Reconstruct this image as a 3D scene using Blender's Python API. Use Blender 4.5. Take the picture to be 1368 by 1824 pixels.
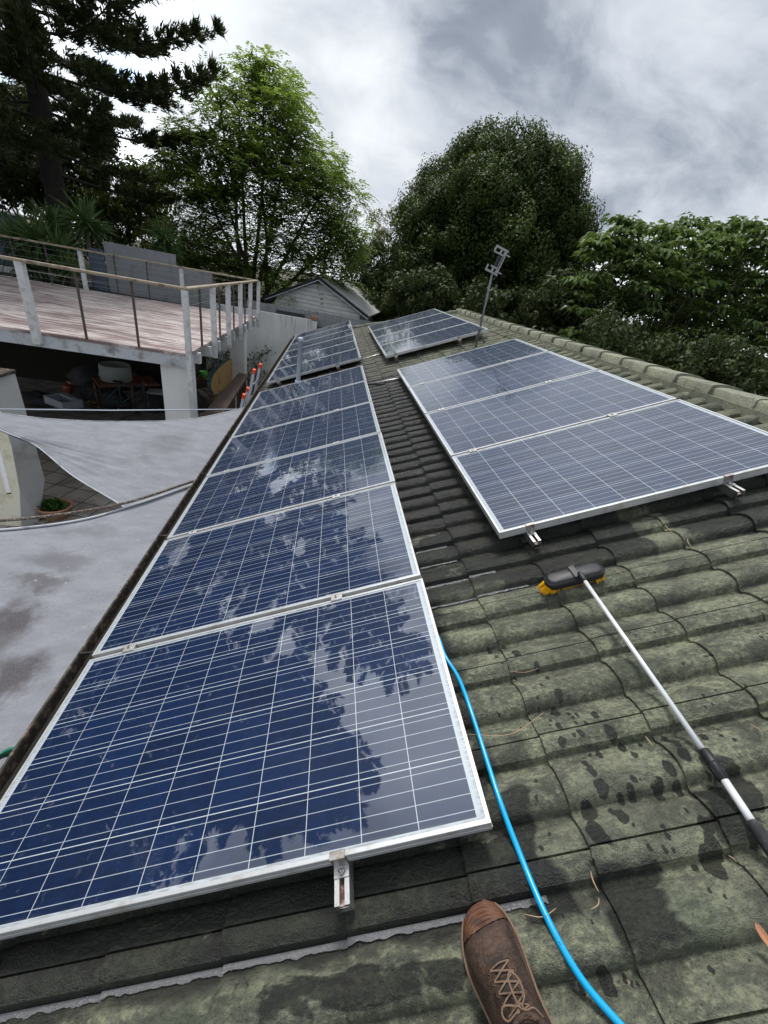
import bpy, math, random
import numpy as np
from mathutils import Vector, Matrix, noise as mnoise
random.seed(7); rng = np.random.default_rng(7)
for o in list(bpy.data.objects): bpy.data.objects.remove(o)
S = bpy.context.scene; COL = S.collection; PI = math.pi; rad = math.radians

# ---------------------------------------------------------------- camera
F = 722.6
CAM = np.array([0.99498, -0.46815, 1.79976])
RC = np.array([[0.981057, -0.1014, 0.165064], [0.091861, -0.506678, -0.857228], [0.170557, 0.856152, -0.487765]])
cd = bpy.data.cameras.new('camera'); cam = bpy.data.objects.new('camera', cd); COL.objects.link(cam)
cd.sensor_fit = 'HORIZONTAL'; cd.sensor_width = 36; cd.lens = F/1368*36; cd.clip_start = 0.02; cd.clip_end = 2000
m = Matrix(((RC[0][0], -RC[1][0], -RC[2][0], CAM[0]), (RC[0][1], -RC[1][1], -RC[2][1], CAM[1]),
            (RC[0][2], -RC[1][2], -RC[2][2], CAM[2]), (0, 0, 0, 1)))
cam.matrix_world = m; S.camera = cam
S.render.resolution_x = 768; S.render.resolution_y = 1024
S.view_settings.view_transform = 'Standard'; S.view_settings.look = 'None'
S.view_settings.exposure = 1.0; S.view_settings.gamma = 1.0

# ---------------------------------------------------------------- node helper
class NT:
    def __init__(s, tree): s.t = tree; s.n = tree.nodes; s.l = tree.links
    def new(s, typ, **kw):
        n = s.n.new(typ)
        for k, v in kw.items(): setattr(n, k, v)
        return n
    def put(s, sock, v):
        if v is None: return
        if isinstance(v, bpy.types.NodeSocket): s.l.new(v, sock)
        elif isinstance(v, (tuple, list)):
            n = len(sock.default_value); sock.default_value = (tuple(v)+(1,)*4)[:n]
        else: sock.default_value = v
    def math(s, op, a, b=None, c=None, clamp=False):
        n = s.new('ShaderNodeMath', operation=op); n.use_clamp = clamp
        for i, v in enumerate((a, b, c)): s.put(n.inputs[i], v)
        return n.outputs[0]
    def vm(s, op, a, b=None, scale=None):
        n = s.new('ShaderNodeVectorMath', operation=op)
        s.put(n.inputs[0], a)
        if b is not None: s.put(n.inputs[1], b)
        if scale is not None: s.put(n.inputs['Scale'], scale)
        return n.outputs['Value'] if op in ('DISTANCE', 'DOT_PRODUCT', 'LENGTH') else n.outputs[0]
    def noise(s, vec, scale, detail=4, rough=.55, dist=0, out=0):
        n = s.new('ShaderNodeTexNoise'); s.put(n.inputs['Vector'], vec); n.inputs['Scale'].default_value = scale
        n.inputs['Detail'].default_value = detail; n.inputs['Roughness'].default_value = rough
        n.inputs['Distortion'].default_value = dist
        return n.outputs[out]
    def vor(s, vec, scale, feat='F1', out='Distance', rnd=1):
        n = s.new('ShaderNodeTexVoronoi', feature=feat); s.put(n.inputs['Vector'], vec)
        n.inputs['Scale'].default_value = scale; n.inputs['Randomness'].default_value = rnd
        return n.outputs[out]
    def step(s, x, a, b, lo=0, hi=1):
        n = s.new('ShaderNodeMapRange'); n.interpolation_type = 'SMOOTHSTEP'
        s.put(n.inputs[0], x)
        for i, v in enumerate((a, b, lo, hi)): s.put(n.inputs[i+1], v)
        return n.outputs[0]
    def mix(s, f, a, b, typ='MIX'):
        n = s.new('ShaderNodeMix', data_type='RGBA', blend_type=typ)
        s.put(n.inputs[0], f); s.put(n.inputs[6], a); s.put(n.inputs[7], b)
        return n.outputs[2]
    def scl(s, vec, x, y, z, loc=(0, 0, 0)):
        n = s.new('ShaderNodeMapping'); s.put(n.inputs[0], vec); n.inputs['Scale'].default_value = (x, y, z)
        n.inputs['Location'].default_value = loc
        return n.outputs[0]
    def obj(s): return s.new('ShaderNodeTexCoord').outputs['Object']
    def geo(s): return s.new('ShaderNodeNewGeometry').outputs['Position']
    def sep(s, v):
        n = s.new('ShaderNodeSeparateXYZ'); s.put(n.inputs[0], v); return n.outputs
    def comb(s, x, y, z):
        n = s.new('ShaderNodeCombineXYZ')
        for i, v in enumerate((x, y, z)): s.put(n.inputs[i], v)
        return n.outputs[0]
    def bump(s, h, strength=.5, dist=.01, normal=None):
        n = s.new('ShaderNodeBump'); s.put(n.inputs['Height'], h); s.put(n.inputs['Strength'], strength)
        n.inputs['Distance'].default_value = dist
        if normal is not None: s.put(n.inputs['Normal'], normal)
        return n.outputs[0]
MATS = {}
def mat(name, fn):
    if name in MATS: return MATS[name]
    M = bpy.data.materials.new(name); M.use_nodes = True; t = NT(M.node_tree)
    for n in list(t.n): t.n.remove(n)
    out = t.new('ShaderNodeOutputMaterial'); p = t.new('ShaderNodeBsdfPrincipled')
    t.l.new(p.outputs[0], out.inputs[0])
    r = fn(t, p.inputs)
    if r is not None: t.l.new(r, out.inputs[0])
    t.p = p; MATS[name] = M; return M
def plain(name, col, rough=.6, metal=0, var=.25, scale=8, bump=.15, bscale=60, spec=.5, dirt=None, dscale=3, bdist=.004):
    def fn(t, I):
        v = t.obj(); n = t.noise(v, scale, 5)
        k = t.math('MULTIPLY_ADD', n, var*2, 1-var)
        c = t.vm('SCALE', col, scale=k)
        if dirt:
            d = t.step(t.noise(v, dscale, 6, .65), .48, .68)
            c = t.mix(d, c, dirt)
        t.put(I['Base Color'], c); I['Roughness'].default_value = rough; I['Metallic'].default_value = metal
        I['Specular IOR Level'].default_value = spec
        if bump: t.put(I['Normal'], t.bump(t.noise(v, bscale, 4), bump, bdist))
    return mat(name, fn)

# ---------------------------------------------------------------- world and sun
def pray(x, y):
    d = RC.T @ np.array([(x-684)/F, (y-912)/F, 1.]); return d
def udir(x, y): d = pray(x, y); return tuple(d/np.linalg.norm(d))
SUN_AZ, SUN_EL = rad(-15), rad(62)
W = bpy.data.worlds.new('World'); S.world = W; W.use_nodes = True; w = NT(W.node_tree)
for n in list(w.n): w.n.remove(n)
sky = w.new('ShaderNodeTexSky', sky_type='NISHITA'); sky.sun_disc = False
sky.sun_elevation = SUN_EL; sky.sun_rotation = SUN_AZ; sky.air_density = 1; sky.dust_density = .6
b1 = w.new('ShaderNodeBackground'); w.l.new(sky.outputs[0], b1.inputs[0]); b1.inputs[1].default_value = 0.12
d = w.new('ShaderNodeTexCoord').outputs['Generated']; dx, dy, dz = w.sep(d)[:3]
den = w.math('ADD', w.math('MAXIMUM', dz, 0.0), .42)
pl = w.comb(w.math('DIVIDE', dx, den), w.math('DIVIDE', dy, den), 0)
pl = w.vm('ADD', pl, w.vm('SCALE', w.noise(pl, 1.1, 3, out=1), scale=.55))
n1 = w.noise(w.scl(pl, 1, 1.0, 1, (3.1, 1.7, 0)), 1.25, 7, .5)
n2 = w.noise(w.scl(pl, 1, 1, 1, (8.3, 4.2, 0)), 2.7, 7, .58)
def lobe(px, py, pw):
    c = w.math('MAXIMUM', w.vm('DOT_PRODUCT', d, udir(px, py)), 0.0)
    return w.math('POWER', c, pw)
br = w.math('MULTIPLY_ADD', n1, 1.9, -.18)
br = w.math('ADD', br, w.math('MULTIPLY', w.math('SUBTRACT', n2, .5), 1.15))
for (px, py, pw, a) in [(470, 300, 26, .08), (300, 130, 60, .16), (1010, 75, 40, -.24), (1250, 60, 20, -.16), (720, 0, 80, -.12),
                        (1120, 290, 26, .22), (1020, 250, 60, .10), (620, 290, 120, -.20), (650, 210, 200, .14), (1368, 330, 30, .06)]:
    br = w.math('ADD', br, w.math('MULTIPLY', lobe(px, py, pw), a))
sd = (math.sin(SUN_AZ)*math.cos(SUN_EL), math.cos(SUN_AZ)*math.cos(SUN_EL), math.sin(SUN_EL))
GA, GE = rad(-36), rad(52)   # brightest break in the cloud
sc = w.math('MAXIMUM', w.vm('DOT_PRODUCT', d, (math.sin(GA)*math.cos(GE), math.cos(GA)*math.cos(GE), math.sin(GE))), 0.0)
br = w.math('ADD', br, w.math('MULTIPLY', w.math('POWER', sc, 7), .75))
br = w.math('ADD', br, w.math('MULTIPLY', w.math('POWER', sc, 60), .3))
br = w.math('ADD', br, w.math('MULTIPLY', w.math('MINIMUM', w.math('SUBTRACT', dy, .25), 0.0), .10))
br = w.math('MAXIMUM', br, .10)
cr = w.new('ShaderNodeValToRGB'); w.l.new(br, cr.inputs[0])
e = cr.color_ramp.elements; e[0].position = .1; e[0].color = (.15, .17, .21, 1); e[1].position = .95; e[1].color = (.67, .715, .76, 1)
for pos, c in [(.35, (.23, .26, .315)), (.55, (.43, .465, .52)), (.75, (.575, .60, .635))]:
    q = e.new(pos); q.color = c+(1,)
b2 = w.new('ShaderNodeBackground'); w.l.new(cr.outputs[0], b2.inputs[0])
w.l.new(w.math('MULTIPLY_ADD', w.math('MAXIMUM', w.math('SUBTRACT', br, .95), 0.0), 2.2, .74), b2.inputs[1])
gap = w.math('MAXIMUM', w.math('MULTIPLY', w.step(lobe(222, 152, 420), .55, .95), w.step(n2, .36, .5)), w.math('MULTIPLY', w.step(lobe(30, 185, 700), .5, .9), w.step(n2, .36, .5)))
cov = w.math('SUBTRACT', 1.0, w.math('MULTIPLY', gap, .75))
ms = w.new('ShaderNodeMixShader'); w.l.new(cov, ms.inputs[0]); w.l.new(b1.outputs[0], ms.inputs[1]); w.l.new(b2.outputs[0], ms.inputs[2])
wo = w.new('ShaderNodeOutputWorld'); w.l.new(ms.outputs[0], wo.inputs[0])
sl = bpy.data.lights.new('sun', 'SUN'); sl.energy = 1.5; sl.angle = rad(14); sl.color = (1, .97, .93)
so = bpy.data.objects.new('sun', sl); COL.objects.link(so)
so.rotation_euler = Vector(sd).to_track_quat('Z', 'Y').to_euler()

# ---------------------------------------------------------------- pixel helpers (survey of the photo), roof frame
TH = rad(22.5)
Uv = np.array([math.cos(TH), 0, math.sin(TH)]); Vv = np.array([0, 1., 0]); Nv = np.array([-math.sin(TH), 0, math.cos(TH)])
def atz(x, y, z): q = pray(x, y); return CAM+q*(z-CAM[2])/q[2]
def aty(x, y, Y): q = pray(x, y); return CAM+q*(Y-CAM[1])/q[1]
def uv(x, y, wv=-.12):
    q = pray(x, y); t = (wv-CAM@Nv)/(q@Nv); X = CAM+q*t; return np.array([X@Uv, X@Vv])
def rw(u, v, wv=0): return Uv*u+Vv*v+Nv*wv
ROT = (0, -TH, 0)

# ---------------------------------------------------------------- mesh helpers
class MB:
    def __init__(s): s.v = []; s.f = []; s.sm = []
    def add(s, vs, fs, smooth=False):
        o = len(s.v); s.v += [tuple(map(float, q)) for q in vs]; s.f += [tuple(i+o for i in f) for f in fs]; s.sm += [smooth]*len(fs)
        return s
    def box(s, c, size, R=None, bev=0.0):
        hx, hy, hz = size[0]/2, size[1]/2, size[2]/2
        b = min(bev, hx*.9, hy*.9, hz*.9)
        if b <= 0:
            P = [(-hx, -hy, -hz), (hx, -hy, -hz), (hx, hy, -hz), (-hx, hy, -hz), (-hx, -hy, hz), (hx, -hy, hz), (hx, hy, hz), (-hx, hy, hz)]
            Fc = [(0, 3, 2, 1), (4, 5, 6, 7), (0, 1, 5, 4), (1, 2, 6, 5), (2, 3, 7, 6), (3, 0, 4, 7)]
        else:
            P = []; idx = {}
            for sx in (-1, 1):
                for sy in (-1, 1):
                    for sz in (-1, 1):
                        for ax in range(3):
                            q = [sx*(hx-b), sy*(hy-b), sz*(hz-b)]; q[ax] = (sx*hx, sy*hy, sz*hz)[ax]
                            idx[(sx, sy, sz, ax)] = len(P); P.append(tuple(q))
            Fc = []
            for ax in range(3):
                a1, a2 = (ax+1) % 3, (ax+2) % 3
                for sg in (-1, 1):
                    L = []
                    for (i, j) in ((-1, -1), (1, -1), (1, 1), (-1, 1)):
                        k = [0, 0, 0]; k[ax] = sg; k[a1] = i; k[a2] = j; L.append(idx[(*k, ax)])
                    Fc.append(tuple(L) if sg > 0 else tuple(L[::-1]))
            for ax in range(3):
                a1, a2 = (ax+1) % 3, (ax+2) % 3
                for i in (-1, 1):
                    for j in (-1, 1):
                        k0 = [0]*3; k1 = [0]*3; k0[ax] = -1; k1[ax] = 1; k0[a1] = k1[a1] = i; k0[a2] = k1[a2] = j
                        Fc.append((idx[(*k0, a1)], idx[(*k1, a1)], idx[(*k1, a2)], idx[(*k0, a2)]))
            for sx in (-1, 1):
                for sy in (-1, 1):
                    for sz in (-1, 1): Fc.append(tuple(idx[(sx, sy, sz, a)] for a in range(3)))
        R = R if R is not None else Matrix.Identity(3); c = Vector(c)
        return s.add([R @ Vector(q)+c for q in P], Fc)
    def bar(s, p0, p1, wd, ht, up=(0, 0, 1), bev=0):
        p0 = Vector(p0); p1 = Vector(p1); z = (p1-p0); L = z.length; z.normalize(); x = Vector(up).cross(z)
        if x.length < 1e-4: x = Vector((1, 0, 0))
        x.normalize(); y = z.cross(x); R = Matrix((x, y, z)).transposed()
        return s.box((p0+p1)/2, (wd, ht, L), R, bev)
    def tube(s, pts, r, n=8, cap=True, smooth=True, closed=False):
        pts = [Vector(q) for q in pts]; N = len(pts); rs = r if isinstance(r, (list, tuple)) else [r]*N
        t0 = (pts[1]-pts[0]).normalized(); a = t0.orthogonal().normalized(); V = []
        for i, q in enumerate(pts):
            if closed: t = (pts[(i+1) % N]-pts[i-1])
            else: t = (pts[min(i+1, N-1)]-pts[max(i-1, 0)])
            t.normalize(); a = (a-t*a.dot(t)); a.normalize(); b = t.cross(a)
            for k in range(n): th = 2*PI*k/n; V.append(q+(a*math.cos(th)+b*math.sin(th))*rs[i])
        Fc = [(i*n+k, i*n+(k+1) % n, ((i+1) % N)*n+(k+1) % n, ((i+1) % N)*n+k) for i in range(N if closed else N-1) for k in range(n)]
        s.add(V, Fc, smooth)
        if cap and not closed:
            o = len(s.v)-len(V); s.f.append(tuple(o+k for k in range(n))[::-1]); s.f.append(tuple(o+(N-1)*n+k for k in range(n))); s.sm += [False]*2
        return s
    def lathe(s, prof, c=(0, 0, 0), n=24, R=None, smooth=True):
        R = R if R is not None else Matrix.Identity(3); c = Vector(c)
        V = [R @ Vector((r*math.cos(2*PI*k/n), r*math.sin(2*PI*k/n), z))+c for r, z in prof for k in range(n)]
        return s.add(V, [(i*n+k, i*n+(k+1) % n, (i+1)*n+(k+1) % n, (i+1)*n+k) for i in range(len(prof)-1) for k in range(n)], smooth)
    def grid(s, P, smooth=True):
        a = len(P); b = len(P[0])
        return s.add([q for row in P for q in row], [(i*b+j, (i+1)*b+j, (i+1)*b+j+1, i*b+j+1) for i in range(a-1) for j in range(b-1)], smooth)
    def prism(s, poly, vec):
        n = len(poly); v = Vector(vec); P = [Vector(q) for q in poly]
        return s.add(P+[q+v for q in P], [tuple(range(n))[::-1], tuple(range(n, 2*n))]+[(i, (i+1) % n, n+(i+1) % n, n+i) for i in range(n)])
    def build(s, name, m, parent=None, loc=None, rot=None):
        me = bpy.data.meshes.new(name); me.from_pydata(s.v, [], s.f); me.polygons.foreach_set('use_smooth', s.sm); me.update()
        if m: me.materials.append(m)
        o = bpy.data.objects.new(name, me); COL.objects.link(o); o.parent = parent
        if loc is not None: o.location = loc
        if rot is not None: o.rotation_euler = rot
        return o
def tag(o, label=None, cat=None, group=None, kind=None):
    if label: o['label'] = label
    if cat: o['category'] = cat
    if group: o['group'] = group
    if kind: o['kind'] = kind
    return o
def thing(name, label, cat, loc=(0, 0, 0), rot=(0, 0, 0), group=None):
    o = bpy.data.objects.new(name, None); COL.objects.link(o); o.location = loc; o.rotation_euler = rot; o.empty_display_size = .1
    return tag(o, label, cat, group)
def copy_tree(o, parent=None):
    c = o.copy(); COL.objects.link(c); c.parent = parent
    for ch in [q for q in bpy.data.objects if q.parent == o]: copy_tree(ch, c)
    return c
def npmesh(name, V, Fq, m, parent=None, tint=None, smooth=False):
    me = bpy.data.meshes.new(name); nv = len(V); nf = len(Fq); k = Fq.shape[1]
    me.vertices.add(nv); me.vertices.foreach_set('co', np.ascontiguousarray(V, dtype=np.float32).ravel())
    me.loops.add(nf*k); me.loops.foreach_set('vertex_index', np.ascontiguousarray(Fq, dtype=np.int32).ravel())
    me.polygons.add(nf); me.polygons.foreach_set('loop_start', np.arange(0, nf*k, k, dtype=np.int32))
    me.polygons.foreach_set('loop_total', np.full(nf, k, dtype=np.int32))
    if smooth: me.polygons.foreach_set('use_smooth', np.ones(nf, dtype=bool))
    if tint is not None:
        a = me.attributes.new('tint', 'FLOAT', 'FACE'); a.data.foreach_set('value', tint.astype(np.float32))
    me.update(); me.validate()
    if m: me.materials.append(m)
    o = bpy.data.objects.new(name, me); COL.objects.link(o); o.parent = parent; return o

# ---------------------------------------------------------------- materials
def f_tile(t, I):
    P = t.obj(); x, y, z = t.sep(P)[:3]
    big = t.noise(P, 2.2, 5, .6); fine = t.noise(t.scl(P, 1, 1.4, 1), 55, 6, .7); mid = t.noise(t.scl(P, .7, 1.3, 1), 9, 6, .65, .6)
    grain = t.noise(P, 260, 3, .6)
    c = t.mix(t.step(mid, .3, .68), (.080, .084, .066), (.195, .205, .150))
    lich = t.math('MULTIPLY', t.step(t.math('ADD', t.math('MULTIPLY', mid, .6), t.math('MULTIPLY', fine, .8)), .66, .86), t.step(big, .30, .60))
    c = t.mix(t.math('MULTIPLY', lich, .85), c, (.31, .33, .215))
    pale = t.step(t.noise(t.scl(P, .8, 1.5, 1, (4, 2, 1)), 7, 8, .72, 1.2), .60, .74)
    c = t.mix(t.math('MULTIPLY', t.math('MULTIPLY', pale, t.step(fine, .42, .6)), .75), c, (.40, .42, .29))
    grn = t.step(t.noise(t.scl(P, 1, 1, 1, (9, 3, 1)), 4, 4), .55, .75)
    c = t.mix(t.math('MULTIPLY', grn, .35), c, (.05, .085, .05))
    c = t.mix(t.step(t.math('ADD', t.math('MULTIPLY', grain, .6), t.math('MULTIPLY', fine, .4)), .52, .30, 0, .75), c, (.018, .019, .016))
    # older darker concrete with less lichen between the arrays, greener under the ridge
    far = t.math('MULTIPLY', t.step(y, .75, 2.2), t.step(x, 2.9, 1.9))
    c = t.mix(t.math('MULTIPLY', far, .62), c, t.vm('SCALE', (.165, .158, .145), scale=t.math('MULTIPLY_ADD', fine, .9, .35)))
    rdg = t.step(x, 3.3, 3.9)
    c = t.mix(t.math('MULTIPLY', rdg, t.math('MULTIPLY', t.step(mid, .35, .6), .55)), c, (.20, .20, .14))
    # dust and moss line gathered low on each tile, close to the lap
    # wet zones
    wn = t.math('MULTIPLY', t.math('SUBTRACT', t.noise(t.scl(P, 1, 2.2, 1), 5.5, 4, .5, .4), .5), .16)
    def box(u0, u1, v0, v1, s=.05):
        a = t.math('MULTIPLY', t.step(t.math('ADD', x, wn), u0-s, u0+s), t.step(t.math('ADD', x, wn), u1+s, u1-s))
        b = t.math('MULTIPLY', t.step(t.math('ADD', y, wn), v0-s, v0+s), t.step(t.math('ADD', y, wn), v1+s, v1-s))
        return t.math('MULTIPLY', a, b)
    wet = box(-.4, 1.78, -.125, .12, .012)
    for q in [(1.66, 1.80, -.19, -.03, .012), (1.0, 1.50, -.25, -.19, .006), (2.02, 2.75, .92, 1.35, .012), (2.9, 3.75, .93, 1.3, .02), (1.64, 2.13, .95, 5.5, .03), (1.86, 2.02, -.25, -.115, .012), (2.20, 2.31, -.10, .02, .012), (-.4, 1.7, -.165, 7, .03)]:
        wet = t.math('MAXIMUM', wet, box(*q))
    wv = t.vm('ADD', t.comb(x, y, 0), t.vm('SCALE', t.vm('SUBTRACT', t.noise(P, 30, 2, out=1), (.5, .5, .5)), scale=.026))
    for (px, py, r) in DROPS:
        u, v = uv(px, py); g = t.vm('MULTIPLY', t.vm('SUBTRACT', wv, (u, v, 0)), (1, .72, 0))
        wet = t.math('MAXIMUM', wet, t.step(t.vm('LENGTH', g), r*1.06, r*.94))
    # scattered fine drips
    vd = t.vor(t.scl(wv, 1, .8, 1), 26); near = t.math('MULTIPLY', t.step(t.noise(P, 3.3, 2), .54, .6), t.step(y, 1.2, .3))
    wet = t.math('MAXIMUM', wet, t.math('MULTIPLY', t.step(vd, .17, .14), near))
    dry = t.step(t.noise(t.scl(P, .8, 1.6, 1, (1, 7, 0)), 5.5, 6, .6, .4), .60, .64)
    big_wet = t.math('MULTIPLY', wet, t.math('MULTIPLY_ADD', t.math('MULTIPLY', dry, t.step(x, 1.95, 1.75)), -.85, 1.0))
    wet = big_wet
    c = t.mix(wet, c, t.mix(.84, c, (.011, .0115, .012)))
    # dry soft light strips where sky glances off wet channels come from gloss
    t.put(I['Base Color'], c)
    t.put(I['Roughness'], t.math('SUBTRACT', .88, t.math('MULTIPLY', wet, t.math('MULTIPLY_ADD', big, .3, .45))))
    t.put(I['Specular IOR Level'], t.math('MULTIPLY_ADD', wet, .12, .3))
    h = t.math('ADD', t.math('MULTIPLY', fine, 1.0), t.math('MULTIPLY', grain, .45)); h = t.math('ADD', h, t.math('MULTIPLY', mid, 1.2))
    t.put(I['Normal'], t.bump(h, t.math('MULTIPLY_ADD', wet, -.1, 1.0), .013))
Z4 = lambda a, b, r: (700+a*.4883, 1050+b*.4883, r)
DROPS = [Z4(*q) for q in [(352, 208, .011), (402, 198, .011), (375, 238, .007), (400, 268, .006), (450, 238, .014), (525, 280, .010), (448, 312, .007), (565, 320, .010), (540, 354, .006),
    (605, 388, .013), (592, 438, .015), (640, 445, .008), (672, 452, .008), (735, 456, .011), (604, 500, .011), (570, 496, .004), (668, 492, .005), (700, 488, .005), (530, 408, .004), (615, 562, .012), (685, 530, .010), (792, 525, .017), (838, 562, .013), (755, 588, .011),
    (720, 588, .005), (880, 600, .010), (905, 548, .006), (1000, 540, .012), (1035, 560, .012), (1135, 535, .009), (700, 635, .010), (725, 665, .012), (1060, 610, .016), (1005, 655, .015), (1045, 710, .012), (875, 700, .009), (872, 740, .011), (835, 752, .010), (975, 725, .014), (972, 700, .008), (760, 728, .018),
    (715, 805, .019), (800, 795, .010), (835, 815, .016), (740, 890, .022), (780, 915, .012), (1065, 800, .005), (985, 865, .006), (880, 862, .004), (1145, 860, .018), (1165, 935, .020), (1240, 880, .018), (1300, 890, .018), (935, 950, .005), (990, 948, .005), (1020, 955, .005), (1170, 990, .024),
    (1110, 1000, .007), (980, 1008, .004), (780, 1418, .0175), (690, 1440, .008), (1000, 905, .007), (250, 290, .004), (380, 452, .003), (1250, 700, .045), (1210, 760, .03), (1290, 760, .03)]]
M_TILE = mat('weathered concrete tile', f_tile)
def f_cap(t, I):
    P = t.geo(); mid = t.noise(P, 9, 6, .65, .5); fine = t.noise(P, 70, 5, .7); big = t.noise(P, 2.5, 3)
    c = t.mix(t.step(mid, .3, .65), (.11, .118, .09), (.215, .222, .16))
    c = t.mix(t.step(t.math('ADD', fine, t.math('MULTIPLY', big, .5)), .72, .95), c, (.30, .305, .22))
    t.put(I['Base Color'], c); I['Roughness'].default_value = .9; t.put(I['Normal'], t.bump(t.math('ADD', mid, fine), .7, .008))
M_CAP = mat('lichened ridge concrete', f_cap)

def f_glass(t, I):
    x, y, z = t.sep(t.obj())[:3]
    oi = t.new('ShaderNodeObjectInfo').outputs['Random']
    mu, mv, pt = .0315, .0195, .1587
    a = t.math('DIVIDE', t.math('SUBTRACT', x, mu-.0012), pt); b = t.math('DIVIDE', t.math('SUBTRACT', y, mv-.0012), pt)
    fa = t.math('FRACT', a); fb = t.math('FRACT', b)
    da = t.math('MULTIPLY', t.math('MINIMUM', fa, t.math('SUBTRACT', 1.0, fa)), pt)
    db = t.math('MULTIPLY', t.math('MINIMUM', fb, t.math('SUBTRACT', 1.0, fb)), pt)
    gapm = t.math('MAXIMUM', t.math('LESS_THAN', da, .00115), t.math('LESS_THAN', db, .0014))
    out = t.math('MAXIMUM', t.math('MAXIMUM', t.math('LESS_THAN', a, 0), t.math('GREATER_THAN', a, 10)), t.math('MAXIMUM', t.math('LESS_THAN', b, 0), t.math('GREATER_THAN', b, 6)))
    g = t.math('FRACT', t.math('MULTIPLY', fb, 4)); bus = t.math('LESS_THAN', t.math('ABSOLUTE', t.math('SUBTRACT', g, .5)), .00105/pt*4)
    cid = t.comb(t.math('FLOOR', a), t.math('FLOOR', b), oi)
    wn = t.new('ShaderNodeTexWhiteNoise'); wn.noise_dimensions = '3D'; t.put(wn.inputs[0], cid)
    vec = t.comb(x, y, t.math('MULTIPLY', oi, 20))
    cryst = t.vor(vec, 60, out='Color'); cs = t.sep(cryst)[0]
    k = t.math('ADD', t.math('MULTIPLY_ADD', wn.outputs[0], .35, .75), t.math('MULTIPLY', cs, .35))
    cell = t.vm('SCALE', (.0026, .0125, .047), scale=k)
    c = t.mix(bus, cell, (.36, .37, .39)); white = t.math('MAXIMUM', gapm, out)
    c = t.mix(white, c, (.50, .51, .51))
    # film of dirt along the edges
    edge = t.math('MINIMUM', t.math('MINIMUM', y, t.math('SUBTRACT', .99, y)), t.math('MINIMUM', x, t.math('SUBTRACT', 1.65, x)))
    dn = t.noise(t.scl(vec, 2.5, 25, 1), 6, 6, .7)
    dirt = t.math('MULTIPLY', t.step(edge, .03, .012), t.step(dn, .42, .62))
    c = t.mix(t.math('MULTIPLY', dirt, .55), c, (.13, .10, .075))
    dust = t.step(t.noise(vec, 5, 6, .7), .45, .8)
    c = t.mix(t.math('MULTIPLY', dust, .02), c, (.35, .34, .32))
    gq = t.geo(); spl = t.math('MULTIPLY', t.step(t.noise(t.scl(gq, 1, .45, 1), 34, 5, .7), .56, .70), t.step(t.noise(t.scl(gq, 1, .6, 1, (5.3, 0, 0)), 2.3, 2), .60, .70))
    c = t.mix(t.math('MULTIPLY', spl, .28), c, (.55, .58, .62))
    t.put(I['Base Color'], c); I['Roughness'].default_value = .55; I['Specular IOR Level'].default_value = .2
    I['Coat Weight'].default_value = 1; I['Coat IOR'].default_value = 1.66; I['Coat Tint'].default_value = (.86, .93, 1, 1)
    gp = t.geo(); film = t.step(t.noise(t.scl(gp, 1, 1, 1, (2.2, 0, 0)), 1.6, 4, .6), .50, .60)
    far = t.step(t.sep(gp)[1], 2.6, 1.2)
    rip = t.noise(t.scl(gp, 1, 2.4, 1), 24, 3, .5, 2.2); soft = t.noise(gp, 5, 2)
    t.put(I['Coat Roughness'], t.math('MULTIPLY_ADD', t.noise(gp, 9, 4), .03, .0))
    nb = t.bump(rip, t.math('MULTIPLY', film, t.math('MULTIPLY_ADD', far, .12, .05)), .006)
    nb = t.bump(soft, .10, .012, nb)
    t.put(I['Coat Normal'], nb)
M_GLASS = mat('polycrystalline cells under glass', f_glass)
M_ALU = plain('anodised aluminium frame', (.56, .57, .58), .38, .35, .06, 12, .05, 90, dirt=(.44, .42, .39), dscale=9)
M_ALUD = plain('aged aluminium rail', (.50, .50, .49), .38, .85, .15, 20, .08, 90, dirt=(.25, .21, .18), dscale=14)
M_ALUG = plain('dull antenna metal', (.34, .35, .36), .5, .3, .15, 12)
M_GREYP = plain('grey galvanised paint', (.17, .18, .20), .5, .3, .15, 12)
M_STEEL = plain('bolt steel', (.4, .4, .4), .3, 1, .1)
M_RUST = plain('rusty slot', (.12, .05, .035), .9, 0, .5, 90, .4, 120, dirt=(.4, .35, .33), dscale=60)
M_BLACK = plain('black plastic', (.012, .013, .016), .5, 0, .25, 20, .06, 80)
M_DARK = plain('dark clutter', (.04, .04, .045), .75, 0, .4, 6)
M_FOAM = plain('black foam grip', (.02, .02, .022), .8, 0, .5, 30, .5, 150, dirt=(.07, .07, .07), dscale=30)
M_WHITEP = plain('white enamel pole', (.74, .76, .77), .28, .1, .03, 5, 0)
M_YEL = plain('yellow bristle', (.85, .48, .01), .5, 0, .15, 40, .2, 200)
M_HOSE = plain('blue hose', (.003, .36, .70), .22, 0, .05, 5, 0)
M_GREEN = plain('green hose', (.01, .16, .10), .35, 0, .1, 5, 0)
M_PVC = plain('white pvc', (.52, .58, .66), .35, 0, .08, 6, .02)
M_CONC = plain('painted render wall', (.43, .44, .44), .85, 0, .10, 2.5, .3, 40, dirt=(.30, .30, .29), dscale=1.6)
def f_wall(t, I):
    P = t.geo(); n = t.noise(t.scl(P, 1, 1, .6), 1.6, 6, .65); z = t.sep(P)[2]
    c = t.mix(t.step(n, .3, .75), (.76, .77, .77), (.60, .61, .605)); s = t.step(t.noise(t.scl(P, 5, 5, .3), 2.2, 4), .5, .75)
    c = t.mix(t.math('MULTIPLY', s, t.step(z, -.6, .15, 0, .6)), c, (.17, .165, .16))
    t.put(I['Base Color'], c); I['Roughness'].default_value = .88; t.put(I['Normal'], t.bump(t.noise(P, 40, 4), .3, .005))
M_WALL = mat('streaked rendered wall', f_wall)
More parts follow.
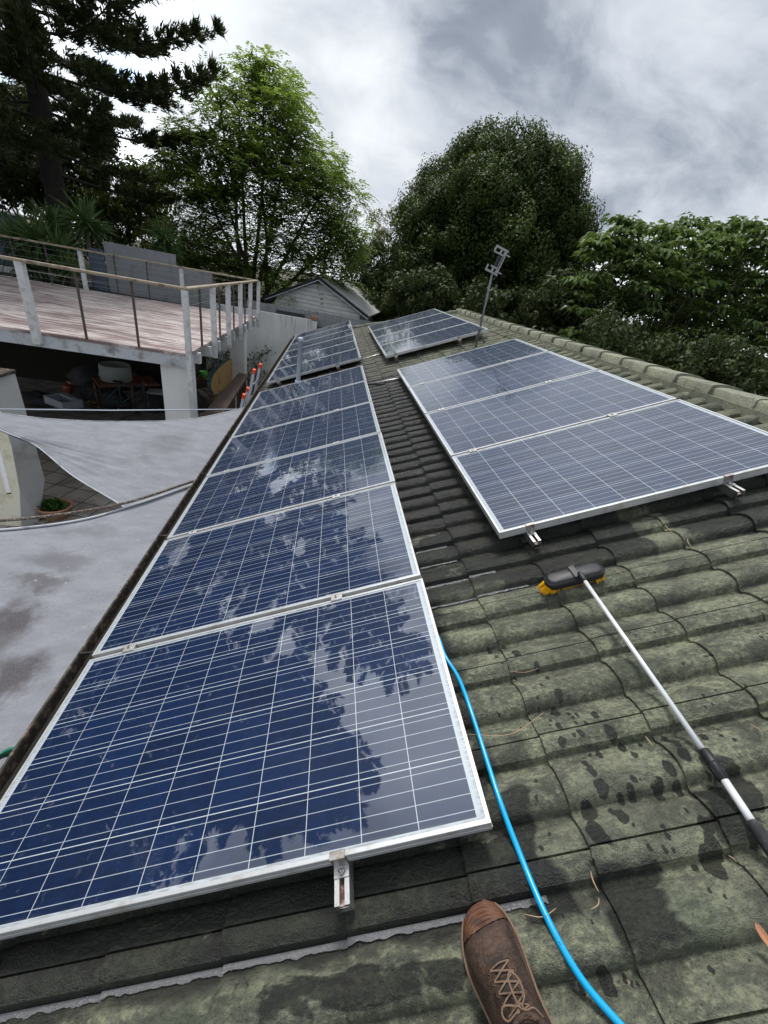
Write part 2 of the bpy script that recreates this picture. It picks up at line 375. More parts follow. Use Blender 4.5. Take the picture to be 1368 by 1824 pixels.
M_CREAM = plain('cream rendered wall', (.78, .76, .62), .9, 0, .08, 3, .3, 60, dirt=(.62, .58, .42), dscale=3)
M_PAINTW = plain('flaking white paint', (.62, .64, .65), .6, 0, .10, 8, .25, 30, dirt=(.42, .41, .385), dscale=7)
M_FASCIA = plain('blue grey painted beam', (.50, .53, .57), .6, 0, .1, 4, .1, 40, dirt=(.22, .22, .22), dscale=4)
M_RAILW = plain('weathered timber handrail', (.32, .27, .20), .8, 0, .25, 14, .3, 50, dirt=(.09, .075, .06), dscale=6)
M_ROD = plain('brown steel rod', (.085, .07, .06), .6, .2, .3, 12)
M_WIRE = plain('stainless wire', (.35, .35, .35), .35, 1, .05)
M_BROWN = plain('dark stained timber', (.085, .055, .042), .75, 0, .35, 7, .3, 50)
M_TEAL = plain('teal board side', (.035, .085, .095), .5, 0, .15, 7)
M_TAN = plain('tan board', (.42, .27, .10), .5, 0, .2, 5, .1, 40, dirt=(.28, .17, .06), dscale=8)
M_ORANGE = plain('orange red cap', (.72, .09, .03), .5, 0, .1)
M_CERAM = plain('grey white ceramic', (.42, .46, .52), .4, 0, .08, 5, 0)
M_GLAZE = plain('grey concrete planter', (.40, .43, .42), .7, 0, .12, 6, .2)
M_TERRA = plain('terracotta', (.30, .16, .10), .8, 0, .2, 6, .2)
M_SOIL = plain('dark soil', (.02, .016, .012), .95, 0, .4, 20, .6)
M_LIME = plain('lime green plastic', (.16, .62, .10), .4, 0, .05, 5, 0)
M_YBAG = plain('yellow bag', (.62, .42, .02), .5, 0, .2, 9, .3, 12, bdist=.03)
M_WBAG = plain('pale bag', (.38, .39, .40), .5, 0, .2, 9, .4, 10, bdist=.03)
M_GFENCE = plain('grey fence sheet', (.25, .265, .28), .8, 0, .22, 2.2, .15, 30, dirt=(.19, .19, .195), dscale=2.5)
M_BFENCE = plain('blue grey steel fence', (.10, .13, .17), .6, 0, .15, 2, 0)
M_SHEDR = plain('streaked metal roof', (.50, .50, .50), .5, .1, .25, 1.4, .1, 20, dirt=(.28, .28, .27), dscale=2)
M_TIN = plain('paint tin', (.3, .08, .05), .5, .2, .2)
M_GUT = plain('grimy gutter', (.045, .038, .030), .85, 0, .4, 14, .5, 60, dirt=(.22, .17, .13), dscale=22)
M_GUTIN = plain('mossy gutter bed', (.016, .014, .010), .9, 0, .6, 30, .9, 90, bdist=.01)
M_TWIG = plain('dry twig', (.40, .28, .17), .8, 0, .2)
M_LEAFD = plain('dry leaf', (.35, .17, .09), .7, 0, .3)
def f_leather(t, I):
    P = t.obj(); n = t.noise(P, 22, 6, .65, .6); f = t.noise(P, 160, 4, .6); x, y, z = t.sep(P)[:3]
    c = t.mix(t.step(n, .3, .7), (.020, .011, .008), (.082, .044, .028))
    c = t.mix(t.math('MULTIPLY', t.step(t.noise(P, 11, 5, .7), .52, .7), .7), c, (.022, .018, .017))
    c = t.mix(t.math('MULTIPLY', t.step(f, .6, .75), .5), c, (.17, .11, .07))
    t.put(I['Base Color'], c); t.put(I['Roughness'], t.math('MULTIPLY_ADD', n, .3, .48))
    cre = t.noise(t.scl(P, 1, 3, 1), 14, 3, .5, 3)
    t.put(I['Normal'], t.bump(t.math('ADD', t.math('ADD', n, cre), t.math('MULTIPLY', f, .45)), .9, .007))
M_LEATH = mat('scuffed brown leather', f_leather)
M_TOE = plain('rubber toe guard', (.115, .045, .020), .55, 0, .45, 40, .3, 90, dirt=(.045, .02, .012), dscale=30)
M_LACE = plain('brown lace', (.19, .125, .085), .85, 0, .3, 200, .5, 400)
M_EYE = plain('dull brass eyelet', (.10, .065, .045), .4, .9, .2)
M_SOCK = plain('tan sock', (.30, .17, .07), .95, 0, .2, 80, .6, 300)
def f_deck(t, I):
    P = t.geo(); x, y, z = t.sep(P)[:3]
    st = t.noise(t.scl(P, .55, 4, 1), 2.6, 7, .65, .6); pn = t.noise(t.scl(P, 1, 1, 1), .8, 3)
    br = t.new('ShaderNodeTexBrick'); t.put(br.inputs[0], t.scl(P, 1, 1, 1)); br.inputs['Scale'].default_value = 1; br.inputs['Mortar Size'].default_value = .008
    br.inputs['Brick Width'].default_value = .62; br.inputs['Row Height'].default_value = .14; br.inputs['Mortar'].default_value = (.6, .6, .6, 1)
    br.inputs['Color1'].default_value = (1, 1, 1, 1); br.inputs['Color2'].default_value = (.8, .8, .8, 1)
    c = t.mix(t.step(t.math('ADD', st, t.math('MULTIPLY', t.math('SUBTRACT', pn, .5), .3)), .42, .58), (.60, .53, .505), (.24, .17, .165))
    c = t.mix(1.0, c, br.outputs[0], 'MULTIPLY')
    t.put(I['Base Color'], c); I['Roughness'].default_value = .8; t.put(I['Normal'], t.bump(st, .3, .01))
M_DECK = mat('weathered deck surface', f_deck)
def f_pave(t, I):
    P = t.geo(); rt = t.new('ShaderNodeMapping'); t.put(rt.inputs[0], P); rt.inputs['Rotation'].default_value = (0, 0, rad(12))
    br = t.new('ShaderNodeTexBrick'); t.put(br.inputs[0], rt.outputs[0]); br.offset = 0; br.inputs['Scale'].default_value = 1; br.inputs['Mortar Size'].default_value = .012
    br.inputs['Brick Width'].default_value = .42; br.inputs['Row Height'].default_value = .42; br.inputs['Mortar'].default_value = (.06, .05, .045, 1)
    br.inputs['Color1'].default_value = (.36, .33, .29, 1); br.inputs['Color2'].default_value = (.27, .245, .22, 1)
    n = t.noise(P, 2.2, 6, .65); c = t.mix(t.step(n, .4, .7, 0, .6), br.outputs[0], (.07, .062, .055))
    t.put(I['Base Color'], c); I['Roughness'].default_value = .8; t.put(I['Normal'], t.bump(br.outputs[0], .4, .01))
M_PAVE = mat('courtyard paving', f_pave)
def f_sail(t, I, stain):
    P = t.geo(); wv = t.noise(t.scl(P, 1, 1, 1), 420, 2, .5); n = t.noise(t.scl(P, 1.5, 3, 1), 3, 6, .6)
    sp = t.noise(P, 60, 4, .7); c = t.mix(t.step(n, .3, .7), (.32, .33, .365), (.245, .255, .285))
    c = t.mix(t.math('MULTIPLY', t.step(sp, .5, .68), .45), c, (.24, .24, .26))
    wp = t.vm('ADD', P, t.vm('SCALE', t.vm('SUBTRACT', t.noise(P, 4, 5, .65, out=1), (.5, .5, .5)), scale=.5))
    for (X, Y, Z, sx, sy, k) in stain:
        g = t.vm('LENGTH', t.vm('MULTIPLY', t.vm('SUBTRACT', wp, (X, Y, 0)), (1/sx, 1/sy, 0)))
        c = t.mix(t.math('MULTIPLY', t.step(g, 1.2, .3), k), c, (.080, .072, .076))
    bl = t.vor(P, 6.5); c = t.mix(t.math('MULTIPLY', t.step(bl, .075, .05), .7), c, (.42, .43, .45))
    c = t.mix(t.math('MULTIPLY', t.step(t.noise(t.scl(P, 2, 6, 1), 9, 5, .7, 1), .63, .72), .55), c, (.13, .11, .11))
    t.put(I['Base Color'], c); c = t.mix(t.math('MULTIPLY', t.step(t.noise(t.scl(P, 1, 1, 1), 150, 4, .8), .46, .58), .45), c, (.19, .19, .21))
    c = t.mix(t.math('MULTIPLY', t.math('MULTIPLY', t.step(t.vor(P, 22), .13, .09), t.step(t.noise(P, 4, 3), .5, .6)), .7), c, (.14, .10, .07)); t.put(I['Base Color'], c)
    I['Roughness'].default_value = .85; I['Specular IOR Level'].default_value = .2
    t.put(I['Normal'], t.bump(t.math('ADD', wv, t.math('MULTIPLY', t.noise(t.scl(P, 1, 5, 1), 5, 4), 2)), .35, .006))
    tr = t.new('ShaderNodeBsdfTranslucent'); t.put(tr.inputs[0], c); mx = t.new('ShaderNodeMixShader'); mx.inputs[0].default_value = .12
    t.l.new(t.n['Principled BSDF'].outputs[0], mx.inputs[1]); t.l.new(tr.outputs[0], mx.inputs[2]); return mx.outputs[0]
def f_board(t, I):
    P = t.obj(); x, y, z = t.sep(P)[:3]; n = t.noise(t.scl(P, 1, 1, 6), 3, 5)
    ln = t.math('MULTIPLY', t.math('LESS_THAN', t.math('FRACT', t.math('DIVIDE', z, .15)), .13), t.math('GREATER_THAN', z, .44))  # shading at the board laps, painted into the colour as dark stripes
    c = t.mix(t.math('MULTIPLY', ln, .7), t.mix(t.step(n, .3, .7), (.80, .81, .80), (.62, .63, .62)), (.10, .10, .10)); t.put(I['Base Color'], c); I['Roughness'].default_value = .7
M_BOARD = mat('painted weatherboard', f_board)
def foliage(name, dark, light, rough=.45, trans=.25):
    def fn(t, I):
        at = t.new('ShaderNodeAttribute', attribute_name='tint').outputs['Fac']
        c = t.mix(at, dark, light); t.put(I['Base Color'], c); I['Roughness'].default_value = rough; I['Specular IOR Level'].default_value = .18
        tr = t.new('ShaderNodeBsdfTranslucent'); t.put(tr.inputs[0], t.mix(.5, c, t.vm('MULTIPLY', c, (1.5, 1.5, .6))))
        mx = t.new('ShaderNodeMixShader'); mx.inputs[0].default_value = trans
        t.l.new(t.n['Principled BSDF'].outputs[0], mx.inputs[1]); t.l.new(tr.outputs[0], mx.inputs[2]); return mx.outputs[0]
    return mat(name, fn)
M_BARK = plain('grey brown bark', (.10, .085, .07), .95, 0, .4, 9, .8, 14, bdist=.02)
M_BARKD = plain('dark bark', (.035, .03, .027), .95, 0, .5, 9, .9, 14, bdist=.03)
M_GROUND = plain('leaf litter ground', (.07, .06, .04), .95, 0, .4, 1.5, .5, 8, dirt=(.05, .07, .03), dscale=.6, bdist=.05)

# ================================================================= THE GROUND AND LARGE STRUCTURES
g = MB().box((0, 60, -2.9), (600, 600, .3)); tag(g.build('ground', M_GROUND), kind='structure')
g = MB().add([(-16, 4.5, -2.696), (.6, 4.5, -2.696), (.6, 15.5, -2.696), (-16, 15.5, -2.696)], [(0, 1, 2, 3)]).add([(-16, -6, -2.695), (-.05, -6, -2.695), (-.05, 4.5, -2.695), (-16, 4.5, -2.695)], [(0, 1, 2, 3)])
tag(g.build('courtyard_paving', M_PAVE), kind='structure')
# raised terrace behind the deck and around the shed, rising to the left
P = []
for j in range(30):
    row = []
    for i in range(40):
        X = -32+i*(33.0/39); Y = 15.75+j*1.3
        z = .0+.5*mnoise.noise((X*.2, Y*.2, 0))*min(1, j/4)+max(0, (-X-8))*.10*min(1, j/3)
        row.append((X, Y, z if Y < 40 else z-.3*(Y-40)))
    P.append(row)
g = MB().grid(P)
for X in (1.0,): g.add([(X, 15.75, -2.8), (X, 53, -2.8), (X, 53, P[-1][-1][2]), (X, 15.75, P[0][-1][2])], [(0, 1, 2, 3)])
tag(g.build('terrace', M_GROUND), kind='structure')
g = MB().prism([(-24, 13.65, -2.7), (-3.3, 13.9, -2.7), (-3.3, 15.45, -2.7), (-24, 15.45, -2.7)], (0, 0, 2.78)); tag(g.build('planting_bed', M_SOIL), kind='structure')
# white garden wall
gw = thing('garden_wall', 'streaked pale rendered garden wall behind the deck columns and the gutter corner', 'wall')
MB().box((-5.0, 15.6, -1.28), (11.0, .18, 2.96)).build('wall', M_WALL, gw)
MB().box((.40, 15.6, .26), (.22, .24, .14), bev=.02).build('cap_stone', M_TERRA, gw)
pf = thing('paling_fence', 'low blue grey board fence standing just behind the white garden wall', 'fence')
g = MB()
for i in range(36): g.box((-1.9+i*.14, 15.86+.01*(i % 2), .12), (.135, .02, .66+.02*math.sin(i*3)))
g.build('palings', M_GFENCE, pf); MB().box((-.45, 15.83, .2), (1.0, .01, .22)).build('dark_plate', M_DARK, pf)

# ---- the tiled house
house = thing('tiled_house', 'house roof of mossy grey green concrete tiles carrying the solar panels', 'house')
EAVE, RIDGE, K0 = -.108, 4.20, -5
VH = lambda u: 13.6-(u-EAVE)*math.cos(TH)*1.0
def prof(s):   # 0..1 from the near groove to the far groove
    s = min(max(s, 0)/.87, 1)     # the far eighth of each roll is a flat pan
    return max(0, math.sin(PI*s**.62))**.62
def tile_rows(u_lo, u_hi, v_lo, v_hi, hip, dens):
    verts = []; faces = []
    cols = []
    k0 = int(math.floor((v_lo+.065)/.3)); k1 = int(math.ceil((v_hi+.065)/.3))
    base = [0, .0035, .0045, .009, .0100, .02, .04, .058, .078, .085, .093, .10, .108, .118, .13, .15, .18, .205, .218, .2275, .238, .2455, .253, .268, .285]
    for k in range(k0, k1):
        for s in base: cols.append((k, s))
    n0 = int(round((u_lo-1.884)/.332))
    ci = -1
    for c in range(n0-1, n0+20):
        ub = 1.884+c*.332; ci += 1
        if ub > u_hi or ub+.332 < u_lo: continue
        us = [ub+.035, ub+.001, ub, ub+.005, ub+.05, ub+.13, ub+.22, ub+.338]
        g0 = len(verts)
        R = len(us)
        for (k, s) in cols:
            v = -.065+.3*k+s
            rs = random.Random(k*131+c*17); dz = rs.uniform(-.0025, .0025); tl = rs.uniform(-.006, .006); du = rs.uniform(-.004, .004); sk = rs.uniform(-.006, .006)
            # profile: roll B from groove .105 to groove .2455 ; roll A from .2455 through the interlock to .405
            if s < .105: h = prof((s+.0545)/.1595)*.040
            elif s < .2455: h = prof((s-.105)/.1405)*.043
            else: h = prof((s-.2455)/.1595)*.040
            if s in (.0045, .009): h -= .010
            if s < .0045: pass
            elif s < .1: h -= .0025
            h += .0022*mnoise.noise((v*6, c*3.1, 2.2))
            for r, u in enumerate(us):
                fr = (u-ub)/.332
                wv = -.156+h+.014*(1-fr)+dz*(1-fr)+tl*(s-.15)*.5
                if r < 2: wv -= .017
                if r == 2: wv -= .003
                wig = .004*mnoise.noise((v*14, c*5.3, 1))+sk*(s/.3-.5)+du if r < 4 else 0
                uu = min(max(u+wig, u_lo-.05), u_hi); vv = v
                if hip: vv = min(v, hip(uu))
                verts.append((uu, vv, wv))
        for j in range(len(cols)-1):
            for r in range(R-1):
                a = g0+j*R+r
                q = (a, a+1, a+R+1, a+R)
                if hip and verts[a][1] == verts[a+R][1] and verts[a+1][1] == verts[a+R+1][1]: continue
                if max(abs(verts[i][0]-verts[q[0]][0])+abs(verts[i][1]-verts[q[0]][1]) for i in q) < 1e-5 and r > 2: continue
                faces.append(q)
    return verts, faces
tv, tf = tile_rows(EAVE, RIDGE, -4.0, 13.6, VH, 1)
me = bpy.data.meshes.new('roof'); me.from_pydata(tv, [], [q[::-1] for q in tf]); me.polygons.foreach_set('use_smooth', [True]*len(tf)); me.materials.append(M_TILE)
try: me.set_sharp_from_angle(angle=rad(32))
except Exception: pass
ro = bpy.data.objects.new('roof', me); COL.objects.link(ro); ro.parent = house; ro.rotation_euler = ROT
def f_water(t, I):
    P = t.obj(); I['Base Color'].default_value = (.13, .13, .135, 1); I['Roughness'].default_value = .07; I['IOR'].default_value = 1.45
    t.put(I['Normal'], t.bump(t.noise(t.scl(P, 1.6, 1, 1), 90, 4, .6, 1.5), .8, .0045))
M_WATER = mat('running water film', f_water)
g = MB()
for (vg, u0_, u1_) in [(-.1195, -.09, 1.74), (.94, 1.60, 2.13), (1.08, 1.62, 2.02), (.94+.3, 1.66, 1.86), (1.38, 1.66, 1.84)]:
    c = int(math.floor((u0_-1.884)/.332)); uq = u0_
    while uq < u1_:
        ub = 1.884+c*.332; ue = min(ub+.330, u1_); us_ = np.linspace(uq, ue, 60)
        if ue > uq:
            P = []
            for q in us_:
                wz = -.156+.0042+.014*(1-(q-ub)/.332); a_ = .004*mnoise.noise((q*30, vg*9, 0)); wd_ = .0150+.006*mnoise.noise((q*30, vg*9, 4))+.003*mnoise.noise((q*110, vg*9, 4))
                P.append([(q, vg-wd_, wz-.0004), (q, vg-wd_*.5, wz), (q, vg-.001, wz)])
            g.grid(P, True)
        uq = ue+.003; c += 1
wf = tag(g.build('water', M_WATER), kind='structure'); wf.rotation_euler = ROT
# far slopes
rx, rz = rw(RIDGE, 0, -.13)[0], rw(RIDGE, 0, -.13)[2]; ex, ez = rw(EAVE, 0, -.15)[0], rw(EAVE, 0, -.15)[2]
g = MB(); W2 = rx-ex; yh = VH(RIDGE); ye = VH(EAVE)
def slopegrid(A, B, C, D, n, m_):
    A, B, C, D = map(Vector, (A, B, C, D)); P = []
    for i in range(n+1):
        a = A.lerp(D, i/n); b = B.lerp(C, i/n); up = Vector((0, 0, .02*math.sin(0)))
        P.append([a.lerp(b, j/m_)+Vector((0, 0, .013*math.sin(j*PI/3))) for j in range(m_+1)])
    return P
g.grid(slopegrid((rx, -4, rz), (rx, yh, rz), (rx+W2, ye, ez), (rx+W2, -4, ez), 14, 240), True)
g.grid(slopegrid((rx, yh, rz), (rx, yh+.01, rz), (ex, ye, ez), (rx+W2, ye, ez), 14, 200), True)
g.build('rear_roof_slopes', M_TILE, house)
# walls below
g = MB().box(((ex+rx+W2)/2+.0, (ye-4)/2, (ez-2.8)/2-.12), (rx+W2-ex-1.0, ye+4-1.0, -(-2.8-ez)-.25)); g.build('wall', M_CONC, house)
MB().box((ex+.30, (ye-4)/2, ez-.10), (.52, ye+4-.1, .02)).build('soffit', M_PAINTW, house)
# ridge and hip caps
def cap_mesh():
    P = []; L = .42
    for u in np.linspace(-.005, L, 5):
        row = []; k = 1.0-.16*(u/L)
        for a in np.linspace(0, 1, 13):
            th = PI*a; row.append((-.145*k*math.cos(th), u, (.042*k*math.sin(th)**.55)+(-.055 if a in (0, 1) else 0)+.010*(1-u/L)))
        P.append(row)
    b = MB().grid(P); n = 13
    b.add([P[0][i] for i in range(n)]+[(q[0]*.86, q[1]+.001, q[2]-.022) for q in P[0]], [(i, i+1, n+i+1, n+i) for i in range(n-1)])
    me = bpy.data.meshes.new('ridge_cap'); me.from_pydata(b.v, [], b.f); me.polygons.foreach_set('use_smooth', b.sm); me.materials.append(M_CAP); return me
cm = cap_mesh()
def cap(p, q, i):
    d_ = (q-p).normalized(); x = d_.cross(Vector((0, 0, 1))).normalized(); z = x.cross(d_)
    R = Matrix((x, d_, z)).transposed().to_4x4(); rs = random.Random(i)
    o = bpy.data.objects.new('ridge_cap', cm); COL.objects.link(o); o.parent = house
    o.matrix_world = Matrix.Translation(p+Vector((rs.uniform(-.006, .006), 0, rs.uniform(-.004, .004)))) @ R @ Matrix.Rotation(rs.uniform(-.02, .02), 4, 'Z')
RT = Vector((rx, 0, rz+.02)); y = -3.6; i = 0
while y < yh-.1: cap(RT+Vector((0, y, 0)), RT+Vector((0, y+.37, 0)), i); y += .37; i += 1
H0 = Vector((ex, ye, ez+.015)); H1 = Vector((rx, yh, rz+.02)); L = (H1-H0).length; n = int(L/.37)
for k in range(n+1): cap(H0.lerp(H1, k*.37/L), H1, 100+k)
H2 = Vector((rx+W2, ye, ez+.015)); L = (H1-H2).length
for k in range(int(L/.5)): cap(H2.lerp(H1, k*.5/L), H1, 200+k)
g = MB()   # mortar bedding under the caps
for (a, b) in ((RT+Vector((0, -4, -.03)), RT+Vector((0, yh, -.03))), (H0, H1)):
    g.bar(a+Vector((0, 0, -.03)), b+Vector((0, 0, -.03)), .30, .06)
g.build('mortar_bed', M_CAP, house)
# gutter: box section open on top, along the eave
GX = ex-.128; gz = ez-.045
P = []
for yy in np.linspace(-4, ye+.12, 60):
    wob = .006*mnoise.noise((yy*.8, 0, 5)); x0 = GX+wob
    P.append([(x0+.13, yy, gz-.005), (x0+.125, yy, gz-.085), (x0+.0, yy, gz-.09), (x0-.01, yy, gz-.0), (x0-.014, yy, gz+.012), (x0-.024, yy, gz+.012), (x0-.026, yy, gz-.01), (x0-.022, yy, gz-.12)])
gt = MB().grid(P, False).build('gutter', M_GUT, house)
g = MB(); P = []
for yy in np.linspace(-4, ye+.1, 300): P.append([(GX+.002, yy, gz-.05+.012*mnoise.noise((yy*5, 1, 0))), (GX+.05, yy, gz-.035+.016*mnoise.noise((yy*7, 2, 0))), (GX+.12, yy, gz-.04+.012*mnoise.noise((yy*6, 3, 0)))])
g.grid(P).build('leaf_sludge', M_GUTIN, house)
for yy in np.arange(-3.4, ye, 1.15):
    g = MB().tube([(GX-.02, yy, gz+.014), (GX+.06, yy+.01, gz+.018), (GX+.13, yy, gz+.006)], .005, 6); g.build('gutter_strap', M_GUT, house)
MB().box((GX+.15, (ye-4)/2, gz-.08), (.02, ye+4, .17)).build('fascia', M_PAINTW, house)

# ---------------------------------------------------------------- solar panels
PL, PW, PT = 1.65, .99, .04
def frame_mesh():
    b = MB(); lip = .011
    o = [(0, 0), (PL, 0), (PL, PW), (0, PW)]; i_ = [(lip, lip), (PL-lip, lip), (PL-lip, PW-lip), (lip, PW-lip)]
    bv = .0012
    rings = [[(x+(bv if x == 0 else -bv)*0, y, -PT) for x, y in o], [(x, y, -bv) for x, y in o],
             [((x+bv) if x == 0 else x-bv, (y+bv) if y == 0 else y-bv, 0) for x, y in o], [(x, y, 0) for x, y in i_], [(x, y, -.006) for x, y in i_]]
    V = [q for r in rings for q in r]
    b.add(V, [(r*4+k, r*4+(k+1) % 4, (r+1)*4+(k+1) % 4, (r+1)*4+k) for r in range(4) for k in range(4)])
    ii = [(.03, .03), (PL-.03, .03), (PL-.03, PW-.03), (.03, PW-.03)]
    b.add([(x, y, -PT) for x, y in o]+[(x, y, -PT) for x, y in ii], [(k, 4+k, 4+(k+1) % 4, (k+1) % 4) for k in range(4)])
    # groove line along the outer side
    b.box((PL/2, -.0004, -.024), (PL, .001, .0012)).box((PL+.0004, PW/2, -.024), (.001, PW, .0012)).box((-.0004, PW/2, -.024), (.001, PW, .0012))
    return b
p0 = thing('solar_panel', 'x', 'solar panel', rot=ROT)
frame_mesh().build('frame', M_ALU, p0)
MB().add([(.0112, .0112, -.0025), (PL-.0112, .0112, -.0025), (PL-.0112, PW-.0112, -.0025), (.0112, PW-.0112, -.0025)], [(0, 1, 2, 3)]).build('cell_glass', M_GLASS, p0)
MB().add([(.012, .012, -.009), (PL-.012, .012, -.009), (PL-.012, PW-.012, -.009), (.012, PW-.012, -.009)], [(3, 2, 1, 0)]).build('backsheet', M_PAINTW, p0)
GAP = .0251
ORD = ['nearest', 'second', 'third', 'fourth', 'fifth', 'last']
ARR = [(0, 0, 0, 6, 'long gutter side row from the boot'), (2.0895, 1.1844, 0, 4, 'ridge side row counting back from the brush'),
       (.012, 6.7325, 0, 6, 'far gutter side row starting behind the vent pipe'), (2.037, 6.199, .0255, 4, 'far row behind the antenna counting from the mast')]
NOTE = {(0, 0): 'nearest solar panel mirroring tree branches, its front clamp left of the boot', (0, 1): 'second solar panel of the gutter side row, with white dried splashes',
        (1, 0): 'nearest solar panel of the ridge side row, front edge above the brush'}
first = True
for ai, (u0, v0, w0, n, txt) in enumerate(ARR):
    for k in range(n):
        o = p0 if first else copy_tree(p0); first = False
        rs = random.Random(ai*10+k); o.location = rw(u0+rs.uniform(-.003, .003), v0+k*(PW+GAP), w0+rs.uniform(-.001, .001)); o.rotation_euler = ROT
        nm = ORD[k] if k < n-1 else 'farthest'
        o['label'] = NOTE.get((ai, k), f'{nm} solar panel in the {txt}'[:999]); o['group'] = 'solar panels on the tiled roof'
# rails with clamps
def rail(u, v0, v1, w0, label, clamps, first_clamp):
    t_ = thing('mounting_rail', label, 'rail', rw(u, v0, w0-PT), ROT, 'aluminium rails under the panels'); L = v1-v0
    b = MB(); z0 = -.046
    for (x, wd, z, ht) in [(0, .040, z0+.002, .004), (-.0185, .003, z0/2+.002, -z0-.005), (.0185, .003, z0/2+.002, -z0-.005), (-.0135, .013, -.0025, .003), (.0135, .013, -.0025, .003), (0, .034, -.022, .002)]:
        b.box((x, L/2, z), (wd, L, ht))
    b.build('rail_channel', M_ALUD, t_); MB().box((0, L/2, -.019), (.03, L-.006, .003)).build('slot_liner', M_RUST, t_)
    for i, cv in enumerate(clamps):
        yy = cv-v0
        if i == 0:
            b = MB().box((0, yy-.016, -.0), (.042, .030, .005), bev=.001).box((0, yy-.0035, PT/2+.003), (.042, .005, PT), bev=.001).box((0, yy+.004, PT+.0035), (.042, .02, .004), bev=.001)
            c = b.build('end_clamp', M_ALUD, t_); MB().lathe([(.0, .011), (.004, .011), (.0045, .006), (.008, .0055), (.0085, .011), (.0085, .002)], (0, yy-.018, .002), 12).build('bolt', M_STEEL, c)
        else:
            b = MB().box((0, yy, PT+.004), (.055, .045, .004), bev=.001).box((0, yy, PT/2), (.05, .012, PT))
            c = b.build('mid_clamp', M_ALU, t_); MB().lathe([(.0, .0125), (.004, .0125), (.008, .012), (.0085, .006)], (0, yy, PT-.001), 12).build('bolt', M_STEEL, c)
    for k in range(int(L/1.3)+1):
        yy = .13+k*1.3
        if yy < L: MB().box((.027, yy, -.045), (.006, .04, .06)).box((.0, yy, -.078), (.06, .04, .005)).build('foot_bracket', M_ALUD, t_)
for ai, (u0, v0, w0, n, txt) in enumerate(ARR):
    for s_, lu in enumerate((.20, 1.235) if ai in (0, 2) else (.16, 1.175)):
        Ln = n*PW+(n-1)*GAP; cl = [v0]+[v0+k*(PW+GAP)-GAP/2 for k in range(1, n)]
        sd_ = ('lower', 'upper')[s_]
        lab = {0: f'{sd_} aluminium rail under the long gutter side row, open end near the {"gutter" if s_ == 0 else "boot"}',
               1: f'{sd_} aluminium rail under the ridge side row, end sticking out {"above the brush" if s_ == 0 else "near the ridge"}',
               2: f'{sd_} aluminium rail under the far gutter side row behind the vent pipe', 3: f'{sd_} aluminium rail under the far row behind the antenna mast'}[ai]
        rail(u0+lu, v0-.085, v0+Ln+.04, w0, lab, cl, True)
# conduits across the gap
for (a, b, lab) in [((1.55, 5.24), (2.25, 5.04), 'grey conduit crossing the tiles between the two nearer panel rows'), ((1.45, 6.98), (2.25, 7.12), 'grey conduit crossing the tiles between the two far panel rows')]:
    pa, pb = rw(*a, -.095), rw(*b, -.095); tag(MB().tube([pa, (pa+pb)/2+Nv*.004, pb], .0125, 10).build('conduit', M_ALUD), lab, 'conduit', 'conduits between the panel rows')
# vent pipe
B = Vector(rw(.55, 6.35, -.13)); vp = thing('vent_pipe', 'white plastic vent pipe standing between the two gutter side panel rows', 'vent pipe', B)
MB().lathe([(.036, -.05), (.036, .70), (.040, .70), (.040, .745), (.034, .757), (.0, .762)], n=24).build('pipe', M_PVC, vp)
MB().lathe([(.036, 0), (.05, 0), (.05, .09), (.045, .105), (.036, .105)], n=24).build('collar', M_PVC, vp)
MB().lathe([(.13, -.02), (.12, .01), (.07, .02), (.05, .05)], n=20, R=Matrix.Rotation(-TH, 3, 'Y')).build('flashing', M_GUT, vp)
# antenna mast
B = Vector(rw(3.38, 5.9, -.12)); an = thing('tv_antenna', 'grey television antenna on a leaning mast between the ridge side panel rows', 'antenna', B)
topz = .98; lean = Vector((-.035, 0, 0)); Tp = Vector((lean.x+.0, 0, topz))
MB().tube([(0, 0, 0), Tp], .0145, 10)  .build('mast', M_GREYP, an)
for q in ((.02, .20, -.0), (.16, .09, .04)):
    MB().tube([Vector((-.008, 0, .26)), Vector(q)], .007, 6).build('stay_leg', M_GREYP, an)
MB().box((-.008, 0, .26), (.05, .05, .025), bev=.004).build('mast_clamp', M_STEEL, an)
Rr = Matrix.Rotation(rad(14), 3, 'Y') @ Matrix.Rotation(rad(-6), 3, 'Z')
ah = MB()
def ab(c, sz): ah.box(Rr @ Vector(c)*.82+Tp, [q_*.82 for q_ in sz], Rr, bev=.002)
for zc, sg in ((.30, 1), (.03, -1)):
    ab((-.02, 0, zc+.045*sg), (.23, .03, .03)); ab((-.02, 0, zc-.035*sg), (.20 if sg > 0 else .11, .03, .022)); ab((-.125, 0, zc), (.022, .03, .075)); ab((-.02, 0, zc), (.03, .03, .075)); ab((.06, .0, zc), (.04, .05, .05)); ab((.125, .03, zc-.0), (.07, .02, .018))
ab((.075, .0, .165), (.018, .03, .26)); ab((.045, .01, .165), (.010, .03, .22)); 
ah.build('reflector', M_ALUG, an)
bb = MB(); bb.box(Rr @ Vector((.0, .015, .135))+Tp, (.04, .04, .13), Rr, bev=.004); bb.build('junction_box', M_BLACK, an)
MB().tube([Tp+Rr @ Vector((.02, 0, -.02)), Tp+Vector((.09, .01, -.035)), Tp+Vector((.05, 0, -.08)), Tp+Vector((.01, 0, -.09))], .003, 5).build('cable', M_BLACK, an)

